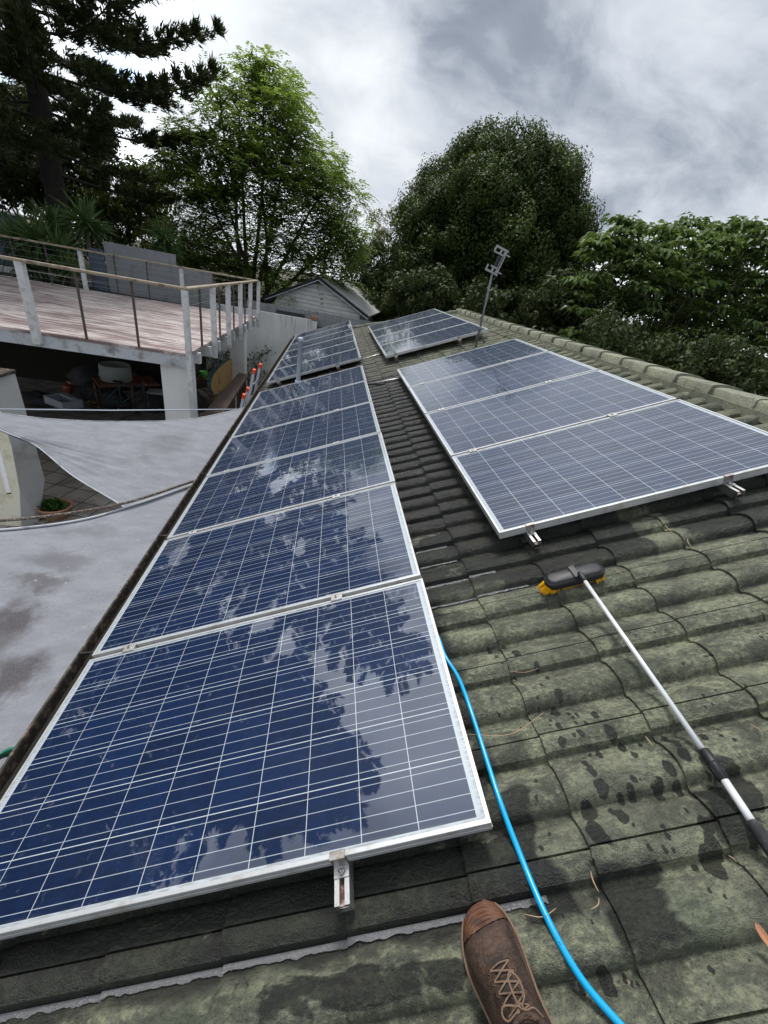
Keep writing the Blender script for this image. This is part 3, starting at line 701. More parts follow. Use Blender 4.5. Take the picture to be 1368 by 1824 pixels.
# ---------------------------------------------------------------- things lying on the near tiles
def spline(pts, n=12):
    P = [Vector(q) for q in pts]; P = [P[0]*2-P[1]]+P+[P[-1]*2-P[-2]]; out = []
    for i in range(1, len(P)-2):
        for k in range(n):
            t = k/n; a, b, c, d_ = P[i-1:i+3]
            out.append(.5*((2*b)+(c-a)*t+(2*a-5*b+4*c-d_)*t*t+(3*b-a-3*c+d_)*t**3))
    out.append(P[-2]); return out
hp = [(1.50, 1.05)]+[tuple(uv(x, y, -.106)) for x, y in [(770, 1120), (792, 1167), (818, 1210), (850, 1300), (888, 1420), (922, 1510), (972, 1630), (1030, 1735), (1105, 1824)]]
e1, e2 = hp[-1], hp[-2]; hp += [(e1[0]+(e1[0]-e2[0])*1.2+.02, e1[1]-.10), (e1[0]+.12, e1[1]-.4), (e1[0]+.2, -1.4)]
hs = [Vector(rw(q.x, q.y, -.1085+.004*math.sin(q.y*21-.5))) for q in spline([(a, b, 0) for a, b in hp])]
ho = thing('garden_hose', 'bright blue hose running down the tiles from the nearest panel past the boot', 'hose')
MB().tube(hs, .0078, 14).build('hose_body', M_HOSE, ho)
def uvw(px, py, wv): a = uv(px, py, wv); return Vector(rw(a[0], a[1], wv))
b = MB()
for k in range(16):
    i_ = next(i for i, q in enumerate(hs) if q.y < uvw(972, 1625, -.106).y)+0; a_ = hs[i_].lerp(hs[i_+6], k/16); b_ = hs[i_].lerp(hs[i_+6], (k+.55)/16); n_ = (Vector(CAM)-a_).normalized()*.0079
    if k % 5 != 3: b.bar(a_+n_, b_+n_, .0022, .0006, up=n_)
b.build('printed_marks', M_DARK, ho)
# cleaning brush
br_ = thing('cleaning_brush', 'black soft wash brush with yellow bristles on a long white telescopic pole', 'brush')
ca, cb = uvw(975, 1036, -.055), uvw(1070, 1012, -.055); cc = (ca+cb)/2; ax = (cb-ca).normalized(); hd = uvw(1050, 1060, -.07)
pdir = (uvw(1250, 1340, -.085)-uvw(1027, 1035, -.06)).normalized()
yv = (pdir-ax*pdir.dot(ax)).normalized(); zv = ax.cross(yv).normalized()
if zv.dot(Vector(Nv)) < 0: zv = -zv
RB = Matrix((ax, yv, zv)).transposed(); HL, HWd = (cb-ca).length*.54, .037
def stadium(a, b, n=10):
    pts = []
    for sx, t0 in ((1, -PI/2), (-1, PI/2)):
        for k in range(n+1):
            th = t0+PI*k/n; pts.append((sx*(a-b*.8)+b*.8*math.cos(th), b*math.sin(th)))
    return pts
b = MB(); rings = [(.98, .96, -.026), (1.0, 1.02, -.022), (1.02, 1.03, .002), (.99, .97, .006), (.97, .93, .006), (.955, .90, .012), (.85, .70, .017), (.0, .0, .018)]
st = stadium(HL, HWd); V = []
for sx, sy, z in rings: V += [RB @ Vector((x*sx, y*sy, z))+cc for x, y in st]
n = len(st); b.add(V, [(i*n+k, i*n+(k+1) % n, (i+1)*n+(k+1) % n, (i+1)*n+k) for i in range(len(rings)-1) for k in range(n)], True)
b.box(cc+RB @ Vector((0, .0, .0185)), (.030, .072, .010), RB, .003); b.box(cc+RB @ Vector((.008, -.033, .02)), (.018, .012, .010), RB, .003)
b.build('brush_head', M_BLACK, br_)
b = MB(); rb = random.Random(3)
for i in range(1300):
    th = rb.uniform(0, 2*PI); k = rb.uniform(.75, 1.0); x = (HL*.96)*math.cos(th); y_ = HWd*.85*math.sin(th)
    x = math.copysign(abs(math.cos(th))**.6, math.cos(th))*HL*.96*k; y_ = math.copysign(abs(math.sin(th))**.6, math.sin(th))*HWd*.9*k
    fl = .066 if x < -HL*.5 else (.020 if x > HL*.6 else .002)
    a = Vector((x, y_, -.010)); e_ = Vector((x+fl*.62*math.cos(th)*rb.uniform(.6, 1.15), y_*(.75 if abs(x) < HL*.6 else 1.25)+rb.uniform(-.009, .009), -.036-rb.uniform(0, .010)))
    b.tube([RB @ a+cc, RB @ ((a+e_)/2+Vector((0, 0, .004)))+cc, RB @ e_+cc], [.0013, .0012, .0007], 3, cap=False, smooth=False)
b.build('bristles', M_YEL, br_)
q0 = cc+RB @ Vector((.012, .018, .026)); q1 = uvw(1252, 1335, -.085); q2 = uvw(1291, 1390, -.085); q3 = uvw(1338, 1462, -.085)
dd = (q3-q0).normalized(); q4 = q3+dd*.55
MB().tube([q0, q0+dd*.012, q0+dd*.05, q0+dd*.055], [.008, .0125, .0115, .008], 16).build('socket', M_BLACK, br_)
MB().tube([q0+dd*.05, q1], .0082, 16).build('inner_pole', M_WHITEP, br_)
l1 = (q2-q1).length
MB().tube([q1, q1+dd*.003, q1+dd*l1*.42, q1+dd*l1*.44, q1+dd*l1*.46, q1+dd*l1*.5, q1+dd*l1*.97, q1+dd*l1], [.010, .0145, .0160, .0165, .0150, .0150, .0145, .011], 20).build('twist_lock', M_BLACK, br_)
b = MB()
for k in range(8):
    th = 2*PI*k/8; s1 = dd.orthogonal().normalized(); s2 = dd.cross(s1); o_ = (s1*math.cos(th)+s2*math.sin(th))*.0150
    b.tube([q1+dd*l1*.52+o_, q1+dd*l1*.93+o_], .0014, 5)
b.build('lock_ribs', M_BLACK, br_)
MB().tube([q2, q3+dd*.02], .0100, 16).build('outer_pole', M_WHITEP, br_)
MB().tube([q3, q3+dd*.008, q3+dd*.05, q3+dd*.2, q4], [.0125, .0155, .0165, .0165, .0165], 16).build('foam_grip', M_FOAM, br_)

# boot: built in a local frame, y forward to the toe, x to the right, z off the roof
person = thing('person', 'person showing only one foot in a scuffed brown lace up boot', 'person')
toe, heel = uvw(852, 1618, -.10), uvw(962, 1880, -.10)
fy = (toe-heel).normalized(); fz = Vector(Nv); fz = (fz-fy*fz.dot(fy)).normalized(); fx = fy.cross(fz)
RBt = Matrix((fx, fy, fz)).transposed().to_4x4(); BT = Matrix.Translation(toe) @ RBt @ Matrix.Diagonal((1.0, .91, 1.0, 1.0))
SB = .94
# sections along the foot: (y from toe, half width left, right, top height)
SEC = [(-.0, .006, .006, .030, .024), (-.004, .022, .021, .046, .02), (-.014, .034, .033, .053, .0), (-.035, .042, .042, .059, 0), (-.06, .047, .047, .063, 0), (-.09, .049, .050, .067, 0), (-.12, .047, .049, .076, 0), (-.15, .044, .046, .090, 0), (-.18, .042, .043, .107, 0),
       (-.205, .041, .041, .125, 0), (-.225, .041, .041, .140, 0), (-.25, .040, .040, .150, 0), (-.275, .038, .038, .150, 0), (-.295, .032, .032, .150, 0), (-.305, .018, .018, .148, 0)]
def boot_pt(sec, a, k=1.0, dz=0):
    y_, wl, wr, h, lo = sec; th = PI*a; c = -math.cos(th); s_ = math.sin(th)
    ww = (wl if c < 0 else wr)*1.24; x = math.copysign(abs(c)**.75, c)*ww*k*(1-.25*max(0, s_-.2)*(1 if y_ < -.11 else .3)); z = lo*.6+(h-lo*.6)*(abs(s_)**.62)*k+dz
    bend = -.012*math.sin(min(1, -y_/.30)*PI)   # gentle inward curve
    return Vector((x+bend, y_, z))
NA = 28
def smooth_secs(n=46):
    out = []; S_ = np.array(SEC); t = np.linspace(0, len(SEC)-1, n)
    return [tuple(np.interp(q, range(len(SEC)), S_[:, c]) for c in range(5)) for q in t]
secs = smooth_secs()
g = MB(); rows = []
for s_ in secs:
    if s_[0] > -.232:
        row = []
        for a in range(NA+1):
            q = boot_pt(s_, a/NA); cr_ = .0022*math.sin(s_[0]*240+q.x*30)*max(0, 1-abs(s_[0]+.105)/.035)*(q.z > .04)
            row.append(q+Vector((0, 0, cr_+.0012*mnoise.noise(q*45))))
        rows.append(row)
    else:   # shaft open at the top
        row = []
        for a in range(NA+1):
            q = boot_pt(s_, a/NA); row.append(q)
        rows.append(row)
g.grid(rows, True)
upper = g.build('boot', M_LEATH, person); upper.matrix_world = BT
g = MB(); rows = []
for s_ in smooth_secs(260):
    if s_[0] < -.052: break
    y_, wl, wr, h, lo = s_; row = []
    for a in range(NA+1):
        q = boot_pt(s_, a/NA, 1.035, .0012); ridge = .0022*math.sin((y_+9*(q.x+.004)**2)*2*PI/.0085)
        row.append(q+Vector((0, .0015 if y_ > -.02 else 0, ridge if q.z > .02 else 0)))
    rows.append(row)
keep = MB().grid(rows, True); keep.build('toe_guard', M_TOE, upper)
g = MB(); ol = [boot_pt(s_, 0, 1.09) for s_ in secs]+[boot_pt(s_, 1, 1.09) for s_ in secs][::-1]
n = len(ol); g.add([(q.x, q.y+.003, .004) for q in ol]+[(q.x, q.y+.003, -.020) for q in ol], [tuple(range(n)), tuple(range(n, 2*n))[::-1]]+[(i, n+i, n+(i+1) % n, (i+1) % n) for i in range(n)])
g.build('sole', M_TOE, upper)
g = MB(); wl_ = [Vector((q.x, q.y+.002, .006)) for q in [boot_pt(s_, 0, 1.10) for s_ in secs]+[boot_pt(s_, 1, 1.10) for s_ in secs][::-1]]
g.tube(wl_, .0032, 6, closed=True); g.build('welt', M_LACE, upper)
def top_at(y_, x): # height on the upper surface
    s_ = [np.interp(-y_, [-q[0] for q in SEC], [q[c] for q in SEC]) for c in range(5)]; best = None
    for a in np.linspace(.05, .95, 91):
        q = boot_pt((y_, *s_[1:]), a)
        if best is None or abs(q.x-x) < abs(best.x-x): best = q
    return best
# facings each side of the lacing, tongue, eyelets and laces
for sg in (-1, 1):
    P = []
    for y_ in np.linspace(-.118, -.235, 16):
        x0 = .013+.005*min(1, (-.118-y_)/.06); P.append([top_at(y_, sg*(x0+k*.0055)-.008)+Vector((0, 0, .0028 if k < 4 else .0004)) for k in range(5)])
    MB().grid(P, True).build('eyelet_facing', M_LEATH, upper)
P = [[top_at(y_, x-.008)+Vector((0, 0, .0006+.002*math.sin(y_*150))) for x in (-.016, -.008, 0, .008, .016)] for y_ in np.linspace(-.112, -.24, 20)]
MB().grid(P, True).build('tongue', plain('dark inner leather', (.022, .014, .010), .8, 0, .4, 40, .6, 120), upper)
eyes = {}
for i, y_ in enumerate((-.126, -.146, -.166, -.186, -.206)):
    for sg in (-1, 1):
        q = top_at(y_, sg*.024-.008)+Vector((0, 0, .0040)); eyes[(i, sg)] = q
        MB().tube([q+Vector((.0042*math.cos(t), .0042*math.sin(t), 0)) for t in np.linspace(0, 2*PI, 12, endpoint=False)], .0012, 6, closed=True).build('eyelet', M_EYE, upper)
g = MB()
for i in range(4):
    for sg in (-1, 1):
        a, b_ = eyes[(i, sg)], eyes[(i+1, -sg)]; g.tube(spline([a, a.lerp(b_, .3)+Vector((0, 0, .006)), a.lerp(b_, .7)+Vector((.002*math.sin(i*5+sg), 0, .007)), b_], 4), .0020, 7)
g.tube(spline([eyes[(0, -1)], (eyes[(0, -1)]+eyes[(0, 1)])/2+Vector((0, .003, .006)), eyes[(0, 1)]], 5), .0016, 7)
kn = (eyes[(4, 1)]+eyes[(4, -1)])/2+Vector((.004, .002, .012))
for L_ in ([(0, 0, 0), (-.016, .010, .004), (-.030, .014, .002), (-.036, .004, 0), (-.030, -.006, 0), (-.014, -.004, .003), (0, 0, 0)],
           [(0, 0, 0), (-.002, .020, .005), (.001, .044, .004), (.010, .050, .003), (.019, .036, .002), (.017, .012, .002), (.004, 0, .002)],
           [(0, 0, 0), (-.012, -.010, .004), (-.020, -.022, .001), (-.027, -.032, -.006)], [(0, 0, 0), (.010, -.008, .004), (.024, -.010, .0), (.034, -.026, -.012)],
           [(-.004, -.004, 0), (.002, .005, .004), (.006, -.002, .003), (-.002, -.003, 0)], [tuple(eyes[(4, 1)]-kn), (.004, -.004, .002), (-.004, .004, .003), tuple(eyes[(4, -1)]-kn)]):
    g.tube(spline([kn+Vector(q) for q in L_], 6), .0020, 7)
g.build('laces', M_LACE, upper)
g = MB(); g.tube([Vector((-.008, -.258, .138)), Vector((-.004, -.285, .185)), Vector((.004, -.35, .26)), Vector((.01, -.46, .36))], [.029, .032, .038, .046], 24); g.build('sock', M_SOCK, person).matrix_world = BT
g = MB(); g.tube([Vector((-.010+.037*math.cos(t), -.262+.043*math.sin(t), .152+.010*math.sin(t))) for t in np.linspace(0, 2*PI, 30, endpoint=False)], .0065, 8, closed=True); g.build('padded_collar', M_LEATH, upper)

# twigs and dry leaves on the tiles
TWL = ['longest dry twig crossing the tiles right of the blue hose', 'straight pale dry needle on the tiles between the boot and the foam grip', 'short dry needle touching the lower end of the straight pale one', 'curved dry twig passing under the blue hose beside the boot toe', 'short dry twig beside the white pole among the water drops', 'thin dry twig on the tiles at the right edge above the foam grip',
  'tiny dry twig lowest on the tiles, right of the blue hose end', 'dry twig in a tile lap below the right hand rail end', 'dry twig in a tile lap between the two rail ends above the brush', 'faint thin twig on the tiles left of the white pole, below the brush', 'short dry twig on the wet tiles left of the foam grip', 'tiny dry twig on the tiles just right of the brush head']
tw = [((830, 1308), (968, 1270), .0016), ((1052, 1552), (1067, 1590), .0022), ((1052, 1620), (1067, 1600), .0018), ((932, 1628), (990, 1618), .0016), ((1150, 1312), (1164, 1330), .0022), ((1337, 1290), (1360, 1305), .0016), ((1116, 1745), (1122, 1757), .0016), ((1225, 960), (1232, 975), .0022), ((1185, 935), (1200, 950), .002), ((905, 1195), (960, 1190), .0012), ((1298, 1524), (1312, 1536), .0018), ((1095, 1012), (1110, 1024), .002)]
for i, (a, b_, r) in enumerate(tw):
    A = uvw(*a, -.112); B_ = uvw(*b_, -.112); Mx = (A+B_)/2+Vector((0, 0, .006))+(B_-A).cross(Vector(Nv))*.15
    tag(MB().tube(spline([A, Mx, B_], 5), [.8*(r*.6+r*.4*math.sin(PI*k/10)) for k in range(11)], 5).build('twig', M_TWIG), TWL[i], 'twig', 'dry twigs on the tiles')
for i, (px, py, sz, lab) in enumerate([(1358, 1668, .020, 'curled brown dry leaf at the right edge of the tiles'), (1191, 1176, .0, ''), (368, 1745, .0, '')]):
    if not sz: continue
    c_ = uvw(px, py, -.11); P = []
    for s_ in np.linspace(-1, 1, 9): P.append([Matrix.Rotation(-TH, 3, 'Y') @ Vector((x*sz*.4*(1-s_*s_)**.5, s_*sz, .004+abs(x)*sz*.3*(1-s_*s_)+.006*s_*s_))+c_ for x in (-1, -.4, 0, .4, 1)])
    tag(MB().grid(P).build('dry_leaf', M_LEAFD), lab, 'leaf')

# ================================================================= DECK
ZD = .17; X1 = -1.37; X0 = -13.0; YF = 7.22
YB = lambda X: 13.05+(X+9)*(1.1/7.6) if X > -9 else 13.05
deck = thing('raised_deck', 'raised concrete deck with weathered pinkish surface on pale columns', 'deck')
MB().prism([(X0, YF, ZD), (X1, YF, ZD), (X1, YB(X1), ZD), (X0, YB(X0), ZD)][::-1], (0, 0, -.05)).build('deck_floor', M_DECK, deck)
MB().box(((X0+X1)/2, YF+.05, ZD-.145), (X1-X0-.02, .08, .19)).build('front_beam', M_FASCIA, deck)
b = MB(); b.box(((X0+X1)/2-.2, (YF+13.4)/2+.2, ZD-.085), (X1-X0-.5, 6.0, .06)); b.build('deck_slab', M_DARK, deck)
for k in range(9):
    yy = YF+.55+k*.74
    b = MB().box((X1-1.6, yy, ZD-.16), (3.3, .10, .19)); b.build('joist', M_PAINTW, deck)
MB().box((X1-.35, (YF+13.9)/2, ZD-.33), (.12, 6.4, .16)).build('edge_beam', M_FASCIA, deck)
for (x0, x1, y0, y1) in ((-1.88, -1.43, 7.32, 7.78), (-1.80, -1.39, 12.35, 12.75), (-6.6, -6.2, 7.32, 7.78), (-11, -10.6, 7.32, 7.78)):
    MB().box(((x0+x1)/2, (y0+y1)/2, (ZD-.06-2.7)/2-.0), (x1-x0, y1-y0, 2.7+ZD-.06), bev=.01).build('column', M_WALL, deck)
# railings
ZR = ZD+1.0
rl = thing('deck_railing', 'timber handrail with white posts, brown rods and wires round the deck edge', 'railing')
Ca, Cb, Cc, Cd = Vector((X0, YF-.04, ZR)), Vector((X1+.03, YF-.04, ZR)), Vector((X1+.03, YB(X1)-.02, ZR)), Vector((-9, YB(-9), ZR)); Ce = Vector((X0, YB(-9), ZR))
for a, b_ in ((Ca, Cb), (Cb, Cc), (Cc, Cd), (Cd, Ce)):
    dv = (b_-a).normalized()*.045; MB().bar(a-dv, b_+dv, .095, .045, bev=.008).build('handrail', M_RAILW, rl)
def post(x, y_, wd, m_, zb=ZD-.18, flat=None, nm='post'):
    MB().box((x, y_, (ZR-.02+zb)/2), (wd, wd*(flat or 1), ZR-.02-zb), bev=.004).build(nm, m_, rl)
for px in (61, ):
    q = atz(px, 592, ZD); post(q[0], YF-.05, .105, M_PAINTW)
post(X1+.03, YF-.05, .085, M_PAINTW, ZD-.62)
for px, py in ((153, 605), (246, 619)):
    q = atz(px, py, ZD); post(q[0], YF-.03, .032, M_ROD, ZD, nm='rod')
for px in (-5.6, -6.8): post(px, YF-.03, .032, M_ROD, ZD, nm='rod')
post(-8.0, YF-.05, .105, M_PAINTW)
for j, (px, py) in enumerate([(360, 618), (379, 608), (392, 600), (403, 593), (415, 586), (424, 581), (434, 575), (441, 571), (447, 568), (455, 563)]):
    q = atz(px, py, ZD)
    if j % 2 == 0 and j < 9: post(X1+.02, q[1], .034, M_ROD, ZD, nm='rod')
    else: post(X1+.06, q[1], .10, M_PAINTW, ZD-.32, .6)
for k, X in enumerate((-2.6, -3.45, -4.35, -5.15, -5.95, -6.75, -7.5, -8.3)):
    if k % 3 == 1: post(X, YB(X)+.03, .095, M_PAINTW, .0)
    else: post(X, YB(X)+.03, .034, M_ROD, .0, nm='rod')
for z_ in (.15, .30, .45, .60, .75, .88):
    b = MB(); o_ = Vector((0, 0, z_-1.0)); b.tube([Ca+o_, Cb+o_], .0028, 5); b.tube([Cb+o_, Cc+o_], .0028, 5); b.tube([Cc+o_, Cd+o_, Ce+o_], .0028, 5); b.build('wire', M_WIRE, rl)

# grey fence panels and fence behind the deck
for (xa, ya, xb, yb, lab, m_) in [(183, 430, 313, 453, 'tall dark grey fence sheet standing behind the back railing', M_GFENCE), (313, 473, 378, 487, 'lower blue grey fence sheet right of the tall one behind the railing', M_GFENCE), (155, 440, 184, 445, 'narrow grey fence sheet beside the yucca trunk', M_BFENCE)]:
    A, B_ = aty(xa, ya, 15.0), aty(xb, yb, 15.0); zt = (A[2]+B_[2])/2
    fo = thing('fence_sheet', lab, 'fence', ((A[0]+B_[0])/2, 15.0, .05), group='fence sheets behind the deck')
    Wd = B_[0]-A[0]-.02; MB().box((0, 0, (zt-.05)/2), (Wd, .05, zt-.05), bev=.004).build('sheet', m_, fo)
    b = MB()
    for k in range(3): b.box((0, .04, .2+k*(zt-.3)/2), (Wd*.98, .03, .06))
    b.build('rails', M_BFENCE, fo)
A, B_ = aty(-60, 372, 17.5), aty(37, 379, 17.5); bf = thing('steel_fence', 'blue grey steel fence with a dark top rail at the far left edge', 'fence', (0, 0, 0))
b = MB()
for k in range(18): b.box((B_[0]-.1-k*.2, 17.5+.02*(k % 2), (A[2]+.0)/2), (.2, .03, A[2]))
b.build('infill', M_BFENCE, bf); MB().box((B_[0]-1.8, 17.5, A[2]+.03), (3.7, .08, .09)).box((B_[0]+.02, 17.5, A[2]/2), (.09, .09, A[2])).build('top_rail', M_TEAL, bf)

# ---------------------------------------------------------------- shed
SR = rad(-12); sh = thing('garden_shed', 'small white weatherboard shed with a streaked grey gable roof behind the tiled roof', 'shed', (.42, 18.0, -.1), (0, 0, SR))
RZ, EZ, HWs, LS = 1.56, .60, 1.96, 7.4
b = MB()
for k in range(11):
    z0_ = .42+k*.105; top_w = min(1.72, (RZ-.06-z0_-.1)/((RZ-EZ)/HWs))
    if top_w < .1: break
    b.prism([(-top_w, .0, z0_), (top_w, .0, z0_), (max(.02, top_w-.0), .016, z0_+.104), (-max(.02, top_w-.0), .016, z0_+.104)], (0, .02, 0))
b.prism([(-1.72, .03, -.6), (1.72, .03, -.6), (1.72, .03, .68), (0, .03, RZ-.1), (-1.72, .03, .68)], (0, .05, 0))
for k in range(24): b.box((-1.65+k*.144, .018, -.1), (.140, .018, 1.02))
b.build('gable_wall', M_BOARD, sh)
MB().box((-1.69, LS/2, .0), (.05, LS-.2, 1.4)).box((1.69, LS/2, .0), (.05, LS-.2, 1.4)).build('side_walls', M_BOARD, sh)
for sg in (-1, 1):
    sdn = Vector((sg*HWs, 0, EZ-RZ)); q = []
    b = MB()
    for i in range(2):
        pass
    P = []
    for k in range(41):
        a = Vector((0, -.22+k*(LS+.4)/40, RZ+.03)); dz_ = .007*(k % 2); P.append([a+Vector((0, 0, dz_)), a+sdn*1.06+Vector((0, 0, dz_))])
    b.grid(P, False); b.grid([[c_-Vector((0, 0, .04)) for c_ in r] for r in P], False); b.build('roof_slope', M_SHEDR, sh)
    MB().bar((0, -.24, RZ-.045), Vector((0, -.24, RZ-.045))+sdn*1.07, .03, .14, up=(0, 1, 0)).build('barge_board', M_CERAM, sh)
    MB().bar((0, -.24, RZ+.055), Vector((0, -.24, RZ+.055))+sdn*1.07, .05, .025, up=(0, 1, 0)).build('roof_edge_flashing', M_BLACK, sh)
# the little pier with leaning side left
pier = thing('courtyard_pier', 'cream rendered wall end with a sloping shoulder at the left edge', 'wall')
fr = [atz(13, 728, -.85), atz(33, 775, -1.35), atz(38, 938, -2.7)]; re = [np.array([-3.57, 6.33, -.30]), np.array([-3.55, 6.32, -1.35]), np.array([-3.55, 6.32, -2.05]), atz(69, 930, -2.7)]
XL = -6
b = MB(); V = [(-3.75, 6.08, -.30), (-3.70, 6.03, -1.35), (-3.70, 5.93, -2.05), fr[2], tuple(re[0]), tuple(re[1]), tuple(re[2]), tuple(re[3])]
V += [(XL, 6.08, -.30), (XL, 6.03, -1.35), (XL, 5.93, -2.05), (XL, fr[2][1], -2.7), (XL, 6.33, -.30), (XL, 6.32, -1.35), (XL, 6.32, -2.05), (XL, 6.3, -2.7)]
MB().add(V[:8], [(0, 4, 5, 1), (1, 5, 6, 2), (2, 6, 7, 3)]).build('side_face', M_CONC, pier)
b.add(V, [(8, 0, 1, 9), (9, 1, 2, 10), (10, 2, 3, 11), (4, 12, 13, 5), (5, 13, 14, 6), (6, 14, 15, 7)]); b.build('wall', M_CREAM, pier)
MB().box((-4.85, 6.2, -.27), (2.55, .34, .05), bev=.006).build('coping', M_GUT, pier)
A, B_ = atz(-6, 790, -1.0), atz(16, 879, -1.35); tag(MB().bar(A, B_, .045, .03).build('flat_strut', M_GREYP), 'short grey metal strut in front of the cream wall end', 'strut')

# ---------------------------------------------------------------- shade sails
def coons(top, right, bot, left, n=40):
    def samp(L, t):
        L = [Vector(q) for q in L]; s_ = spline(L, 8); x = t*(len(s_)-1); i = min(int(x), len(s_)-2); return s_[i].lerp(s_[i+1], x-i)
    P = []
    p00, p10, p11, p01 = Vector(top[0]), Vector(top[-1]), Vector(bot[-1]), Vector(bot[0])
    for j in range(n+1):
        v = j/n; row = []
        for i in range(n+1):
            u = i/n
            q = samp(top, u)*(1-v)+samp(bot, u)*v+samp(left, v)*(1-u)+samp(right, v)*u-(p00*(1-u)*(1-v)+p10*u*(1-v)+p11*u*v+p01*(1-u)*v)
            row.append(q)
        P.append(row)
    return P
def sail(name, label, top, right, bot, left, sag, m_, rip):
    P = coons(top, right, bot, left); n = len(P)-1
    for j in range(n+1):
        for i in range(n+1):
            k = math.sin(PI*i/n)*math.sin(PI*j/n); P[j][i].z += -sag*k+rip*k**.5*mnoise.noise((i*.10, j*.9, 3))
    o = thing(name, label, 'shade sail', group='shade sails over the courtyard')
    b = MB().grid(P); b.build('cloth', m_, o); b = MB()
    for e_ in (P[0], P[-1]): b.tube([q+Vector((0, 0, .003)) for q in e_], .006, 6)
    b.build('edge_seam', M_FASCIA, o); return o, P
st1 = atz(310, 850, -.62)
MS1 = mat('grey shade cloth upper', lambda t, I: f_sail(t, I, [(atz(300, 820, -.6)[0], atz(300, 820, -.6)[1], 0, .30, .38, .35), (atz(250, 850, -.6)[0], atz(250, 850, -.6)[1], 0, .25, .12, .25)]))
def Z(L, z0_, z1_): n = len(L)-1; return [tuple(atz(x, y, z0_+(z1_-z0_)*i/max(n, 1))) for i, (x, y) in enumerate(L)]
A_, B0, C_ = (437, 726), (-90, 722), (288, 968)
s1, _ = sail('shade_sail', 'smaller grey shade sail stretched beside the gutter below the deck',
     Z([B0, (0, 736), (110, 748), (250, 751), (350, 745), A_], -.28, -.34), Z([A_, (395, 795), (355, 850), (322, 905), C_], -.34, -.55),
     Z([B0, (0, 766), (62, 793), (130, 848), (230, 910), C_], -.28, -.55), Z([B0, (-89, 722)], -.28, -.28)[:1]*2, .03, MS1, .035)
MS2 = mat('grey shade cloth lower', lambda t, I: f_sail(t, I, [(*atz(30, 1220, -.5)[:2], 0, .16, .22, .95), (*atz(20, 1110, -.5)[:2], 0, .20, .22, .9), (*atz(75, 1050, -.5)[:2], 0, .24, .11, .75), (*atz(110, 1010, -.5)[:2], 0, .30, .14, .5), (*atz(-20, 1150, -.5)[:2], 0, .25, .3, .7), (*atz(150, 960, -.5)[:2], 0, .35, .08, .3)]))
top2 = [(-200, 935), (-80, 942), (0, 944), (140, 927), (240, 899), (338, 866)]
s2, P2 = sail('shade_sail', 'larger stained grey shade sail filling the left edge below the nearest panels', Z(top2, -.50, -.36), Z([(338, 866), (250, 1010), (140, 1205), (10, 1440), (-120, 1700)], -.36, -.40),
     Z([(-900, 1500), (-700, 1560), (-500, 1620), (-300, 1680), (-120, 1700)], -.5, -.40), Z([(-200, 935), (-400, 1100), (-600, 1250), (-900, 1500)], -.5, -.5), .05, MS2, .02)
hem = [Vector(q)+Vector((0, 0, .012)) for q in Z([(-200, 937), (-80, 943), (0, 946), (140, 929), (240, 901), (338, 868)], -.50, -.36)]
MB().tube(spline(hem, 8), .010, 8).build('hem', M_FASCIA, s2)
rp = [Vector(q)+Vector((0, .01, .03)) for q in Z([(-200, 926), (-80, 932), (0, 934), (120, 921), (230, 900), (345, 862)], -.50, -.33)]
tag(MB().tube(spline(rp, 8), .013, 8).build('rope', plain('brown rope', (.10, .075, .06), .9, 0, .6, 70, .6, 120, dirt=(.35, .32, .3), dscale=60)), 'weathered brown rope along the upper edge of the larger sail', 'rope')
A, B_ = aty(436, 729, 6.25), aty(-60, 728, 4.9); tag(MB().tube([A, aty(200, 731, 5.6), B_], .0085, 8).build('tension_cable', M_PVC), 'pale taut cable above the smaller shade sail', 'cable')
q = Vector(atz(8, 1366, -.33)); hc = thing('hose_coil', 'coil of dark green garden hose at the far left edge below the gutter', 'hose', q)
b = MB()
for k in range(5):
    r = .055+.006*(k % 2); pts = [Vector((r*math.cos(t)+.004*k, r*math.sin(t), .011*k+.004*math.sin(3*t+k))) for t in np.linspace(0, 2*PI, 28, endpoint=False)]; b.tube(pts, .007, 8, closed=True)
b.build('coil', M_GREEN, hc)

# ---------------------------------------------------------------- under the deck
def lathe_thing(nm, lab, cat, loc, prof, m_, part, n=24):
    o = thing(nm, lab, cat, loc); MB().lathe(prof, n=n).build(part, m_, o); return o
bench = thing('timber_bench', 'long dark timber bench top running from the white column to the far column', 'bench')
z_ = -1.15; a1, a2, a3, a4 = atz(352, 748, z_), atz(392, 744, z_), atz(443, 667, z_), atz(425, 664, z_)
MB().prism([(*q[:2], z_) for q in (a1, a2, a3, a4)], (0, 0, -.07)).build('bench_top', M_BROWN, bench)
for q in ((a1+a2)/2+[0, .3, 0], (a1+a2+a3+a4)/4, (a3+a4)/2-[0, .3, 0]): MB().box((q[0], q[1], (z_-.07-2.7)/2), (.25, .09, 2.7+z_-.07)).build('leg', M_BROWN, bench)
